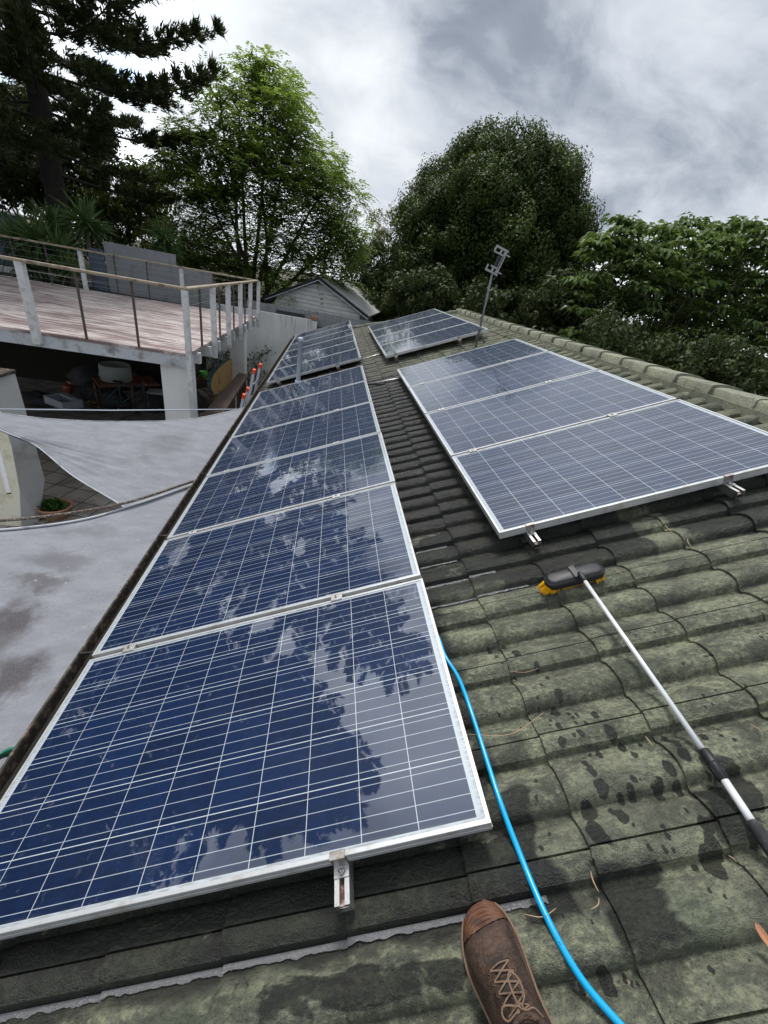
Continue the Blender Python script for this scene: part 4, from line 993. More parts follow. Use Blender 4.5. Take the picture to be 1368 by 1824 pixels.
# hanging board
def atX(x, y, X): q_ = pray(x, y); return CAM+q_*(X-CAM[0])/q_[0]
bd = thing('hanging_board', 'tan oval board with a teal edge hanging by ropes under the deck', 'board')
c0 = atX(400, 667, -1.80); b = MB(); b2_ = MB(); pts = []
for k in range(36):
    th = 2*PI*k/36; pts.append((c0[1]+1.55*math.copysign(abs(math.cos(th))**.8, math.cos(th)), c0[2]+.33*math.copysign(abs(math.sin(th))**.8, math.sin(th))-.04*math.cos(th)))
b.prism([(-1.77, y_, zz) for y_, zz in pts], (.03, 0, 0)); b.build('board_face', M_TAN, bd)
b2_.prism([(-1.86, y_, zz) for y_, zz in pts], (.088, 0, 0)); b2_.build('board_back', M_TEAL, bd)
for yy in (c0[1]-.9, c0[1]+.8): MB().tube([(-1.83, yy, ZD-.2), (-1.90, yy, c0[2]), (-1.80, yy, c0[2]-.36), (-1.73, yy, c0[2]), (-1.83, yy, ZD-.2)], .009, 6).build('sling_rope', M_BLACK, bd)
# ladders
def ladder(lab, tA, tB, grp):
    A, B_ = Vector(tA), Vector(tB); dn = Vector((-.42, 0, -2.7-A.z)); dn *= 1
    o = thing('ladder', lab, 'ladder', group=grp)
    for q in (A, B_):
        e_ = q+Vector((-.42, 0, -2.66-q.z)); d_ = (e_-q).normalized()
        MB().bar(q, e_, .05, .11, up=(0, 1, 0), bev=.004).build('side_rail', M_PVC, o); MB().bar(q-d_*.07, q+d_*.015, .062, .12, up=(0, 1, 0), bev=.004).build('end_cap', M_ORANGE, o)
    b = MB(); L_ = (Vector((-.42, 0, -2.66-A.z))).length
    for k in range(1, 9):
        t = k/9; b.tube([A.lerp(A+Vector((-.42, 0, -2.66-A.z)), t), B_.lerp(B_+Vector((-.42, 0, -2.66-B_.z)), t)], .015, 8)
    b.build('rungs', M_ALUD, o)
ladder('aluminium ladder with orange end caps, the taller of two leaning at the gutter', aty(452, 664, 8.0), aty(463, 654, 8.6), 'ladders at the gutter')
ladder('aluminium ladder with orange end caps, the lower of two leaning at the gutter', aty(434, 708, 7.6), aty(441, 696, 8.3), 'ladders at the gutter')
# potted plant in the courtyard
q = atz(103, 920, -2.7); pp = thing('potted_plant', 'leafy green plant in a wide shallow terracotta bowl on the courtyard paving', 'plant', q)
MB().lathe([(.16, 0), (.22, .10), (.245, .20), (.265, .21), (.265, .235), (.235, .235), (.225, .18), (.0, .18)], n=28).build('bowl', M_TERRA, pp)
MG = foliage('leafy greens', (.02, .05, .012), (.07, .16, .03), .5)
def leafset(C_, D_, Nn, L_, Wd, droop=.2, tint=None):
    # C base points, D direction, Nn side normals -> folded diamond leaves (two quads each: 6 verts)
    C_ = np.asarray(C_); D_ = D_/np.linalg.norm(D_, axis=1, keepdims=True); S_ = np.cross(D_, Nn); S_ /= (np.linalg.norm(S_, axis=1, keepdims=True)+1e-9)
    U_ = np.cross(S_, D_); L_ = np.asarray(L_).reshape(-1, 1); Wd = np.asarray(Wd).reshape(-1, 1)
    v0 = C_; v1 = C_+D_*L_*.45+S_*Wd*.5+U_*Wd*.12; v2 = C_+D_*L_-U_*L_*droop; v3 = C_+D_*L_*.45-S_*Wd*.5+U_*Wd*.12
    V = np.stack([v0, v1, v2, v3], 1).reshape(-1, 3); Fq = np.arange(len(C_)*4).reshape(-1, 4)
    return V, Fq
def rdir(n, zb=0):
    d_ = rng.normal(size=(n, 3)); d_ /= np.linalg.norm(d_, axis=1, keepdims=True); d_[:, 2] += zb; return d_/np.linalg.norm(d_, axis=1, keepdims=True)
def plantlet(parent, n, rad_, L_, W_, z0_, m_, zb=.9, name='leaves'):
    D_ = rdir(n, zb); C_ = np.c_[rng.uniform(-rad_, rad_, (n, 2)), np.full(n, z0_)]; V, Fq = leafset(C_, D_, rdir(n, 1), rng.uniform(.6, 1, n)*L_, rng.uniform(.7, 1, n)*W_)
    return npmesh(name, V, Fq, m_, parent, rng.uniform(0, 1, n))
plantlet(pp, 160, .13, .17, .075, .19, MG)
# sink, ring, bags, reels, bins, chairs, bicycle, cans
q = atz(115, 722, -2.45); sk = thing('ceramic_sink', 'rectangular pale grey sink lying among the dark clutter under the deck', 'sink', q, (0, 0, rad(-32)))
MB().box((0, 0, .02), (.78, .5, .04)).box((-.37, 0, .11), (.04, .5, .2)).box((.37, 0, .11), (.04, .5, .2)).box((0, -.23, .11), (.70, .04, .2)).box((0, .19, .11), (.70, .12, .2)).build('basin', M_CERAM, sk)
MB().tube([(0, .2, .2), (0, .2, .30), (0, .08, .30)], .015, 8).build('tap', M_STEEL, sk)
tb = thing('work_table', 'dark timber work table under the deck carrying the grey planter ring', 'table'); c_ = atz(208, 676, -1.85)
MB().box((c_[0]+.2, c_[1]+.1, -1.89), (1.5, .9, .07), Matrix.Rotation(rad(35), 3, 'Z')).build('table_top', plain('reddish timber', (.14, .055, .035), .7), tb)
for dx_, dy_ in ((-.5, -.5), (.7, .4), (-.2, .6), (.6, -.3)): MB().box((c_[0]+dx_*.8, c_[1]+dy_*.8, -2.3), (.07, .07, .8)).build('leg', M_BROWN, tb)
rr = .5*38/F*(c_[1]+.47)/.856; lathe_thing('planter_ring', 'round pale grey planter ring standing on the table under the deck', 'planter', (c_[0], c_[1], -1.85), [(rr*.9, 0), (rr, .0), (rr, .38), (rr*.97, .42), (rr*.86, .42), (rr*.84, .05), (0, .05)], M_GLAZE, 'ring', 32)
def blob(nm, lab, cat, c, s_, m_, seed, grp=None):
    b = MB(); P = []
    for i in range(9):
        ph = PI*i/8; row = []
        for j in range(17):
            th = 2*PI*(j % 16)/16; d_ = Vector((math.sin(ph)*math.cos(th), math.sin(ph)*math.sin(th), math.cos(ph))); k = 1+.55*mnoise.noise(d_*1.7+Vector((seed, 0, 0)))
            row.append(Vector((d_.x*s_[0]*k, d_.y*s_[1]*k, max(-s_[2]*.5, d_.z*s_[2]*k))))
        P.append(row)
    o = b.grid(P).build(nm, m_); o.location = c; return tag(o, lab, cat, grp)
q = atz(190, 664, -1.75); blob('plastic_bag', 'crumpled pale plastic bag beside the planter ring', 'bag', q, (.26, .2, .2), M_WBAG, 3)
q = atz(196, 672, -1.85); blob('plastic_bag', 'small yellow bag below the pale bag under the deck', 'bag', q, (.16, .16, .18), M_YBAG, 5)
for i, (px, py, zz, s_) in enumerate([(165, 672, -2.0, (.5, .5, .35)), (180, 700, -2.45, (.6, .45, .3)), (205, 715, -2.5, (.4, .3, .28)), (150, 690, -2.4, (.4, .4, .3)), (60, 712, -2.5, (.5, .3, .2)), (230, 672, -2.2, (.35, .3, .3))]):
    blob('junk_pile', ['dark junk pile behind the yellow bag', 'dark heap between the sink and the bicycle', 'dark heap under the bicycle wheel', 'dark heap behind the sink', 'dark low heap left of the sink', 'dark bundle below the planter ring'][i], 'junk pile', atz(px, py, zz), s_, M_DARK, 11+i)
q = atz(178, 716, -2.65); blob('plastic_bag', 'flat olive yellow bag on the floor under the deck', 'bag', q, (.35, .15, .08), plain('dull yellow', (.2, .2, .02), .7), 9)
for i, (px, py, r) in enumerate([(250, 683, .30), (258, 671, .22)]):
    c_ = atz(px, py+8, -2.7); o = thing('cable_reel', ['larger rusty brown cable reel near the white column', 'smaller rusty brown cable reel behind the larger one'][i], 'cable reel', (c_[0], c_[1], -2.7+r), (rad(90), 0, rad(25+20*i)), 'cable reels under the deck')
    for s_ in (-1, 1): MB().lathe([(0, -.012), (r, -.012), (r, .012), (0, .012)], (0, 0, s_*.16), 28).build('flange', M_BROWN, o)
    MB().lathe([(r*.45, -.16), (r*.45, .16)], n=20).build('drum', M_DARK, o)
def bicycle(c, rz, lab):
    o = thing('bicycle', lab, 'bicycle', c, (0, rad(8), rz), 'bicycles under the deck')
    for x in (-.5, .5):
        wl = MB().tube([(x+.33*math.cos(t), 0, .34+.33*math.sin(t)) for t in np.linspace(0, 2*PI, 36, endpoint=False)], .014, 7, closed=True).build('wheel', M_BLACK, o)
        b = MB()
        for k in range(12): t = PI*2*k/12; b.tube([(x, 0, .34), (x+.32*math.cos(t), 0, .34+.32*math.sin(t))], .0016, 4)
        b.build('spokes', M_WIRE, wl)
    b = MB()
    for p_, q_ in [((-.5, 0, .34), (-.12, 0, .30)), ((-.5, 0, .34), (-.18, 0, .78)), ((-.12, 0, .30), (-.2, 0, .85)), ((-.12, 0, .30), (.38, 0, .80)), ((-.19, 0, .8), (.36, 0, .86)), ((.36, 0, .92), (.5, 0, .34))]: b.tube([p_, q_], .016, 7)
    b.build('frame', M_TEAL, o); MB().box((-.21, 0, .90), (.24, .12, .04), bev=.015).build('saddle', M_BLACK, o)
    MB().tube([(.42, -.28, 1.0), (.36, -.08, .98), (.36, .08, .98), (.42, .28, 1.0)], .012, 7).build('handlebar', M_STEEL, o)
bicycle((*atz(225, 738, -2.7)[:2], -2.7), rad(28), 'dark bicycle under the deck, the nearer of two beside the white column')
bicycle((*atz(205, 722, -2.7)[:2], -2.7), rad(50), 'dark bicycle under the deck, the one farther into the dark clutter')
q = atz(285, 732, -2.7); bn = thing('storage_bin', 'black storage bin with a grey lid beside the white column', 'bin', q, (0, 0, rad(10)))
MB().prism([(-.24, -.2, 0), (.24, -.2, 0), (.24, .2, 0), (-.24, .2, 0)], (0, 0, .55)).build('bin_body', M_BLACK, bn); MB().box((0, 0, .58), (.55, .46, .05), bev=.01).build('lid', M_GLAZE, bn)
q = atz(292, 697, -2.7); q2_ = thing('plastic_tub', 'small white plastic tub on the paving behind the black bin', 'tub', q); MB().prism([(-.2, -.15, 0), (.2, -.15, 0), (.2, .15, 0), (-.2, .15, 0)], (0, 0, .02)).box((-.2, 0, .1), (.02, .3, .2)).box((.2, 0, .1), (.02, .3, .2)).box((0, -.15, .1), (.42, .02, .2)).box((0, .15, .1), (.42, .02, .2)).build('tub', M_WBAG, q2_)
def chair(c, rz, lab, m_, sm):
    o = thing('folding_chair', lab, 'chair', c, (0, 0, rz), 'chairs under the deck')
    for sx in (-.24, .24):
        MB().tube([(sx, -.25, 0), (sx, .1, .45), (sx, .28, .95)], .014, 7).build('leg', m_, o); MB().tube([(sx, .28, 0), (sx, -.2, .45)], .014, 7).build('leg', m_, o)
    MB().box((0, 0, .46), (.48, .42, .02), bev=.005).build('seat', sm, o); MB().box((0, .23, .76), (.46, .02, .36), Matrix.Rotation(rad(-20), 3, 'X'), .005).build('backrest', sm, o)
chair((*atz(282, 680, -2.7)[:2], -2.7), rad(-160), 'white seated folding chair just left of the white column', M_DARK, M_WBAG)
chair((*atz(362, 690, -2.7)[:2], -2.7), rad(20), 'dark framed chair seen between the white column and the hanging board', M_DARK, M_GLAZE)
q = atz(363, 676, -2.2); lathe_thing('green_bucket', 'small lime green bucket on the paving beyond the hanging board', 'bucket', (*atz(363, 672, -2.0)[:2], -2.0), [(0, 0), (.09, 0), (.12, .18), (.125, .2), (.11, .2), (.09, .02), (0, .02)], M_LIME, 'pail')
tag(MB().box((*atz(363, 672, -2.0)[:2], -2.36), (.4, .4, .7)).build('crate_stack', M_BROWN), 'brown crate under the small green bucket', 'crate')
for i, (px, py, c_) in enumerate([(353, 722, 0), (372, 715, 1)]):
    blob('junk_pile', ['dark rubbish heap right behind the white column', 'brown rubbish heap beneath the hanging board'][i], 'junk pile', (*atz(px, py, -2.6)[:2], -2.55), (.45, .35, .35), (M_DARK, M_BROWN)[i], 31+i)
g = MB()
for k in range(5): g.bar((*atz(372+k*3, 728-k*3, -2.3)[:2], -2.3), (*atz(386+k*4, 708-k*2, -1.9)[:2], -1.9), .06, .03)
tag(g.build('timber_offcuts', M_TAN), 'pale timber offcuts leaning beside the bench', 'timber')
q = atz(372, 822, -.62); tag(MB().lathe([(.0, 0), (.035, 0), (.05, .07), (.048, .075), (.0, .06)], n=16).build('green_pot', M_LIME, None, (q[0]-.05, q[1], -1.2)), 'small bright green pot showing between the smaller sail and the gutter', 'pot')
for i, (px, py) in enumerate([(130, 692), (122, 700)]): lathe_thing('paint_tin', ['red banded paint tin behind the sink', 'paint tin in front of the red banded one behind the sink'][i], 'tin', (*atz(px, py, -2.4)[:2], -2.4), [(0, 0), (.11, 0), (.11, .22), (.1, .23), (0, .22)], M_TIN, 'tin')

# ================================================================= VEGETATION
def limb(b, p0_, p1_, r0, r1, bend=.1, n=7, seed=0, sides=7):
    p0_, p1_ = Vector(p0_), Vector(p1_); L_ = (p1_-p0_).length; pts = []
    for i in range(n+1):
        t = i/n; o_ = Vector((mnoise.noise((seed*3.1, t*2.5, 0)), mnoise.noise((seed*3.1, t*2.5, 9)), mnoise.noise((seed*3.1, t*2.5, 17))*.6))*L_*bend*math.sin(PI*min(t*1.0, 1)*.5+.0)*t**.3
        if i == 0: o_ *= 0
        pts.append(p0_.lerp(p1_, t)+o_)
    b.tube(pts, [r0+(r1-r0)*i/n for i in range(n+1)], sides); return pts
def tree_thing(name, label, base, cat='tree', group=None): return thing(name, label, cat, base, group=group)
def shift(V, base): return V-np.asarray(base)[None, :]

def leafball(centers, radii, per, L_, W_, droop, zb, shell=.55, squash=.8):
    """leaves on small lumps: centers Kx3, radii K"""
    K = len(centers); n = K*per; idx = np.repeat(np.arange(K), per); d_ = rdir(n); r = rng.uniform(shell, 1.0, n)
    d_[:, 2] = d_[:, 2]*squash+.12
    C_ = centers[idx]+d_*(r*radii[idx])[:, None]; q_ = rdir(n); D_ = q_-d_*(np.sum(q_*d_, 1)*.75)[:, None]+d_*.12; D_[:, 2] += zb
    Nn = d_*1.1+rdir(n)*.55+np.array([0, 0, .45]); Nn = np.cross(np.cross(D_, Nn), D_)+1e-6; V, Fq = leafset(C_, D_, Nn, rng.uniform(.65, 1.15, n)*L_, rng.uniform(.7, 1.1, n)*W_, droop)
    return V, Fq, d_, idx

# --- big round dense tree (centre right)
def round_tree():
    D0 = 22.; cx, cz = 8.35, 1.9; base = (8.6, 24, -2.7)
    o = tree_thing('dense_tree', 'huge rounded dense dark green tree standing behind the ridge and the antenna', base)
    mf = foliage('dense dark leaves', (.012, .027, .007), (.090, .130, .032), .5, .2)
    prof_ = [(-4.5, 4.9), (-2, 5.2), (0, 5.2), (2, 5.0), (4, 4.6), (5.2, 4.0), (6.2, 3.1), (6.9, 1.9), (7.3, .9)]
    zs = np.array([p[0] for p in prof_]); rs_ = np.array([p[1] for p in prof_]); K = 1500
    z = rng.uniform(-4.2, 7.0, K*2); r = np.interp(z, zs, rs_); keep_ = rng.uniform(0, 5.3, K*2) < r; z = z[keep_][:K]; r = r[keep_][:K]; K = len(z)
    th = rng.uniform(0, 2*PI, K); fr_ = rng.uniform(.86, 1.0, K)*.905
    asym = np.where(np.cos(th) > 0, 1.0, 1.0-.015*z.clip(0))     # steeper right, sloping left
    lump = 1+.10*np.sin(th*5+z*1.3)+.06*np.sin(th*11-z*2)+.05*np.sin(th*3-z*2.7+1)-.10*(rng.random(K) < .12)
    cen = np.c_[8.15+.12*(z)*.4+np.cos(th)*r*fr_*lump*asym, 23.2+np.sin(th)*r*fr_*lump, z*.90+cz-.1]
    rad_ = rng.uniform(.35, .72, K); cut = (cen[:, 1] < 26)
    cen, rad_ = cen[cut], rad_[cut]
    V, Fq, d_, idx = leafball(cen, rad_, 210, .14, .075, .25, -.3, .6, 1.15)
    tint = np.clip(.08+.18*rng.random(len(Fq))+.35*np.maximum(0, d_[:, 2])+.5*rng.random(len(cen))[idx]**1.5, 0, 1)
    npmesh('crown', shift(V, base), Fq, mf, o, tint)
    # inner leaves to close the mass
    n = 9000; q = rdir(n)*(rng.uniform(.3, .8, n)**.5)[:, None]*np.array([4.6, 4.2, 5.2]); C_ = q+np.array([8.5, 23.4, 2.2])
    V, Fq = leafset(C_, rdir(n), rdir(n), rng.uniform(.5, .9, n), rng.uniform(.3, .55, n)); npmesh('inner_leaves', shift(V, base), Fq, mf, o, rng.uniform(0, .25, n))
    b = MB(); limb(b, (0, 0, 0), (-.2, -.3, 7), .38, .12, .04, seed=2)
    for k in range(12): t = 2*PI*k/12; limb(b, (-.1, -.1, 1.4+.3*k), (3.6*math.cos(t), 3.4*math.sin(t)-.6, 3.4+.5*k), .13, .03, .1, seed=k)
    b.build('trunk', M_BARKD, o)
round_tree()

# --- broad leaved tree on the right
def right_tree():
    base = (13.2, 14.5, -2.7); o = tree_thing('broadleaf_tree', 'broad leaved green tree with drooping glossy leaves at the right edge', base)
    mf = foliage('broad glossy leaves', (.030, .060, .020), (.16, .23, .075), .38, .28)
    # tiers of umbels seen in the photo: outline by pixel, at spread depths
    cen = []
    out = [(1010, 520), (1030, 470), (1060, 425), (1100, 385), (1140, 370), (1190, 395), (1235, 375), (1290, 395), (1330, 385), (1368, 395), (1450, 400), (1520, 450)]
    ox = [q[0] for q in out]; oy = [q[1] for q in out]
    for i in range(520):
        px = rng.uniform(1005, 1560); top = np.interp(px, ox, oy); py = top+8+rng.uniform(0, 1)**1.1*(690-top); Y = 12.0+(rng.uniform(0, 4.5))+(660-py)*.005
        cen.append(aty(px, py, Y))
    cen = np.array(cen); K = len(cen); Vs = []; Fs = []; T = []
    for k in range(K):      # each umbel: two whorls of big drooping leaves
        c_ = cen[k]; n = 44; th = rng.uniform(0, 2*PI, n); ph = rng.uniform(-.35, .75, n); R_ = rng.uniform(.05, .46)
        D_ = np.c_[np.cos(th), np.sin(th), ph*.8]; C_ = c_+np.c_[np.cos(th), np.sin(th), .25*rng.normal(size=n)]*(rng.uniform(.02, .42, n))[:, None]*np.array([1, 1, .7])
        V, Fq = leafset(C_, D_, np.tile([0, 0, 1.], (n, 1))+rdir(n)*.25, rng.uniform(.18, .31, n), rng.uniform(.11, .17, n), .5); Vs.append(V); Fs.append(Fq+sum(len(q) for q in Vs[:-1])); T.append(np.clip(.25+.4*ph+.3*rng.random(n)+.2*rng.random(), 0, 1))
    npmesh('crown', shift(np.concatenate(Vs), base), np.concatenate(Fs), mf, o, np.concatenate(T))
    b = MB(); limb(b, (0, 0, 0), (-.4, -.2, 3.2), .22, .13, .06, seed=3)
    for k in range(40):
        q = Vector(cen[k*9 % K])-Vector(base); limb(b, (-.3*random.random(), -.1, 1.4+1.8*random.random()), q, .06, .012, .10, 6, seed=k, sides=5)
    b.build('trunk', M_BARK, o)
right_tree()

# --- feathery tree (centre left)
def frond_set(C_, D_, L_, npair=9, wd=.022, ll=.11):
    """pinnate fronds: C base, D direction; rachis droops; leaflets either side"""
    n = len(C_); D_ = D_/np.linalg.norm(D_, axis=1, keepdims=True); S_ = np.cross(D_, [0, 0, 1.]); S_ /= np.linalg.norm(S_, axis=1, keepdims=True)+1e-6
    Vs = []; tt = np.linspace(.12, 1, npair)
    for t in tt:
        p_ = C_+D_*(L_*t)[:, None]-np.array([0, 0, 1.])*(L_*.42*t*t)[:, None]; ll_ = ll*(1-.65*abs(t-.45)*1.4)
        for sg in (-1, 1):
            d_ = S_*sg*.85+D_*.45+np.array([0, 0, -.28])+rng.normal(size=(n, 3))*.10; d_ /= np.linalg.norm(d_, axis=1, keepdims=True); s2_ = np.cross(d_, S_*0+np.array([0, 0, 1.])+rng.normal(size=(n, 3))*.25); s2_ /= np.linalg.norm(s2_, axis=1, keepdims=True)+1e-6
            Vs.append(np.stack([p_, p_+d_*ll_*.5+s2_*wd, p_+d_*ll_, p_+d_*ll_*.5-s2_*wd], 1))
    V = np.concatenate(Vs).reshape(-1, 3); return V, np.arange(len(V)).reshape(-1, 4)
def feather_tree(name, label, base, cen, rad_, perc, mcol, trunk, Lf=.55, seeds=5, wd=.022, ll=.13, npair=9):
    o = tree_thing(name, label, base); K = len(cen); n = K*perc; idx = np.repeat(np.arange(K), perc); d_ = rdir(n, .25)
    C_ = cen[idx]+d_*(rng.uniform(.1, 1, n)*rad_[idx])[:, None]*np.array([1, 1, .7]); D_ = d_*np.array([1, 1, .6])+rdir(n)*.35+np.array([0, 0, .12])
    V, Fq = frond_set(C_, D_, rng.uniform(.6, 1.1, n)*Lf, npair, wd, ll); tb_ = np.clip(.2+.45*rng.random(K)[idx]+.3*d_[:, 2]+.15*rng.random(n), 0, 1)
    tint = np.tile(tb_, npair*2); npmesh('crown', shift(V, base), Fq, mcol, o, tint)
    b = MB(); B_ = Vector(base)
    tops = trunk(b)
    for k in range(0, K, 2):
        q = Vector(cen[k])-B_; s_ = min(tops, key=lambda p_: (p_-q).length+max(0, p_.z-q.z)*2); limb(b, s_, q, .035, .008, .12, 5, seed=k, sides=5)
    b.build('trunk', M_BARK, o); return o
def centre_tree():
    base = (-2.4, 20.5, -.1); mf = foliage('feathery green fronds', (.07, .12, .022), (.235, .33, .075), .5, .5)
    S_ = [(380, 150, 45, 18), (415, 185, 40, 16), (470, 130, 50, 36), (500, 170, 40, 26), (520, 210, 32, 20), (455, 235, 45, 30), (340, 240, 55, 34), (400, 270, 60, 44), (480, 290, 70, 60), (550, 300, 60, 50), (590, 350, 52, 44), (610, 400, 36, 30), (620, 440, 28, 18), (530, 380, 60, 50), (440, 370, 65, 54), (370, 350, 50, 38), (330, 320, 38, 22),
          (350, 420, 50, 34), (420, 450, 45, 34), (500, 460, 55, 44), (560, 470, 48, 34), (515, 525, 20, 16), (390, 480, 36, 22), (580, 430, 40, 26), (310, 270, 24, 12), (620, 500, 22, 6), (330, 460, 32, 20)]
    cen = []; rad_ = []
    for (x, y_, r, n) in S_:
        for k in range(int(n*1.0)):
            a = rng.uniform(0, 2*PI); q = rng.uniform(0, 1)**.5*r; cen.append(aty(x+q*math.cos(a), y_+(20 if y_ < 300 else 6)+q*.85*math.sin(a), 20.5+rng.normal()*1.1)); rad_.append(rng.uniform(.25, .55))
    def trunk(b):
        pts = []
        for k, (px, py) in enumerate([(395, 190), (425, 200), (480, 190), (520, 260), (400, 330), (560, 360), (350, 300), (600, 420), (470, 330)]):
            T = Vector(aty(px, py, 20.5+(k % 3-1)*.6))-Vector(base); pts += limb(b, (.12*(k-4), .1*(k % 3), 0), T, .10, .03, .05, 10, seed=40+k)[2:]
        return pts
    feather_tree('feathery_tree', 'tall light green feathery tree with several thin trunks behind the shed and deck', base, np.array(cen), np.array(rad_), 11, mf, trunk, .66, ll=.19, wd=.032, npair=7)
centre_tree()
# --- pale sparse tree between the two
def sparse(name, label, px_list, Y, base, mcol, per, L_, W_, r=.45, up=False, stems=6):
    o = tree_thing(name, label, base); cen = []; rad_ = []
    for (x, y_, rr_, n) in px_list:
        for k in range(n): a = rng.uniform(0, 2*PI); q = rng.uniform(0, 1)**.5*rr_; cen.append(aty(x+q*math.cos(a), y_+q*math.sin(a), Y+rng.normal()*.8)); rad_.append(rng.uniform(.5, 1)*r)
    cen = np.array(cen); rad_ = np.array(rad_); V, Fq, d_, idx = leafball(cen, rad_, per, L_, W_, .2, -.3 if not up else .3, .2, .9)
    npmesh('crown', shift(V, base), Fq, mcol, o, np.clip(rng.random(len(Fq))*.6+.4*rng.random(len(cen))[idx], 0, 1))
    b = MB()
    for k in range(stems):
        q = Vector(cen[(k*37) % len(cen)])-Vector(base); limb(b, (.15*(k-stems/2), .1*(k % 2), 0), q, .06, .015, .08, 8, seed=70+k, sides=5)
    b.build('trunk', M_BARK, o); return o
M_PALE = foliage('pale olive leaves', (.08, .09, .035), (.22, .23, .09), .6, .4)
M_MID = foliage('mid green leaves', (.028, .050, .014), (.13, .165, .045), .5, .25)
M_DKL = foliage('deep green leaves', (.016, .030, .010), (.080, .105, .034), .55, .15)
sparse('pale_tree', 'pale olive open tree between the feathery tree and the huge rounded tree', [(685, 390, 28, 16), (660, 435, 26, 16), (690, 435, 22, 12), (655, 480, 26, 16)], 27, (4.2, 27, -2.7), M_PALE, 34, .22, .06)
sparse('leafy_tree', 'dark leafy tree filling the gap left of the huge rounded tree', [(640, 480, 34, 46), (680, 500, 34, 52), (640, 530, 20, 26), (700, 540, 22, 26), (665, 450, 22, 18)], 25, (2.9, 25, -2.7), M_DKL, 46, .22, .08)
sparse('leafy_tree', 'dark leafy tree behind the shed under the feathery tree', [(400, 500, 50, 50), (460, 505, 40, 36), (330, 470, 45, 50), (300, 450, 40, 40), (360, 440, 45, 36), (280, 420, 30, 26), (570, 495, 40, 24)], 23.5, (-3.6, 23.5, -.1), M_MID, 26, .2, .08)
# shrubs under the right tree and below the rounded tree, hiding the ground
SH = [('leafy_shrub', 'dark shrub below the huge rounded tree behind the ridge caps', [(760, 530, 50, 60), (840, 550, 50, 60), (920, 565, 45, 50), (720, 520, 26, 26)], 17, M_DKL, .2),
      ('leafy_shrub', 'dark shrub between the rounded tree and the broad leaved tree', [(980, 560, 50, 70), (1040, 580, 50, 70), (1000, 520, 36, 40)], 15.5, M_DKL, .2),
      ('leafy_shrub', 'green shrub with small leaves behind the ridge below the broad leaved tree', [(1110, 635, 60, 90), (1180, 650, 50, 70), (1080, 600, 40, 40)], 11.5, M_DKL, .15),
      ('leafy_shrub', 'darker green shrub at the right edge behind the ridge caps', [(1260, 665, 55, 90), (1330, 690, 60, 90), (1420, 720, 50, 40), (1290, 640, 40, 40)], 10.2, M_DKL, .15)]
for nm, lab, pxl, Y, m_, L_ in SH:
    c_ = aty(pxl[0][0]+40, 600, Y); sparse(nm, lab, pxl, Y, (c_[0], Y, -2.7), m_, 60, L_, L_*.5, .42, stems=8)
# deeper backdrop trees (things, each a crown + trunk)
BK = [('background_tree', 'dark tree far behind between the pine and the feathery tree', [(250, 330, 40, 24), (230, 390, 50, 40), (200, 340, 50, 40), (285, 380, 30, 20), (180, 400, 60, 50), (250, 300, 30, 10)], 26, M_MID, .24),
      ('background_tree', 'broad dark tree far behind the big pine', [(60, 300, 60, 60), (20, 220, 60, 50), (140, 330, 60, 60), (30, 340, 60, 50), (-60, 250, 60, 40), (150, 260, 50, 40)], 27, M_DKL, .26),
      ('background_tree', 'dark tree far behind the broad leaved tree at the right', [(1100, 500, 60, 50), (1180, 540, 60, 50), (1280, 540, 70, 60), (1368, 560, 60, 50), (1040, 540, 30, 30), (1240, 470, 50, 24), (1450, 520, 80, 40)], 19, M_DKL, .26)]
for nm, lab, pxl, Y, m_, L_ in BK:
    c_ = aty(pxl[0][0], 480, Y); sparse(nm, lab, pxl, Y, (c_[0], Y, -.3 if Y > 20 else -2.7), m_, 50, L_, L_*.5, .8, stems=9)

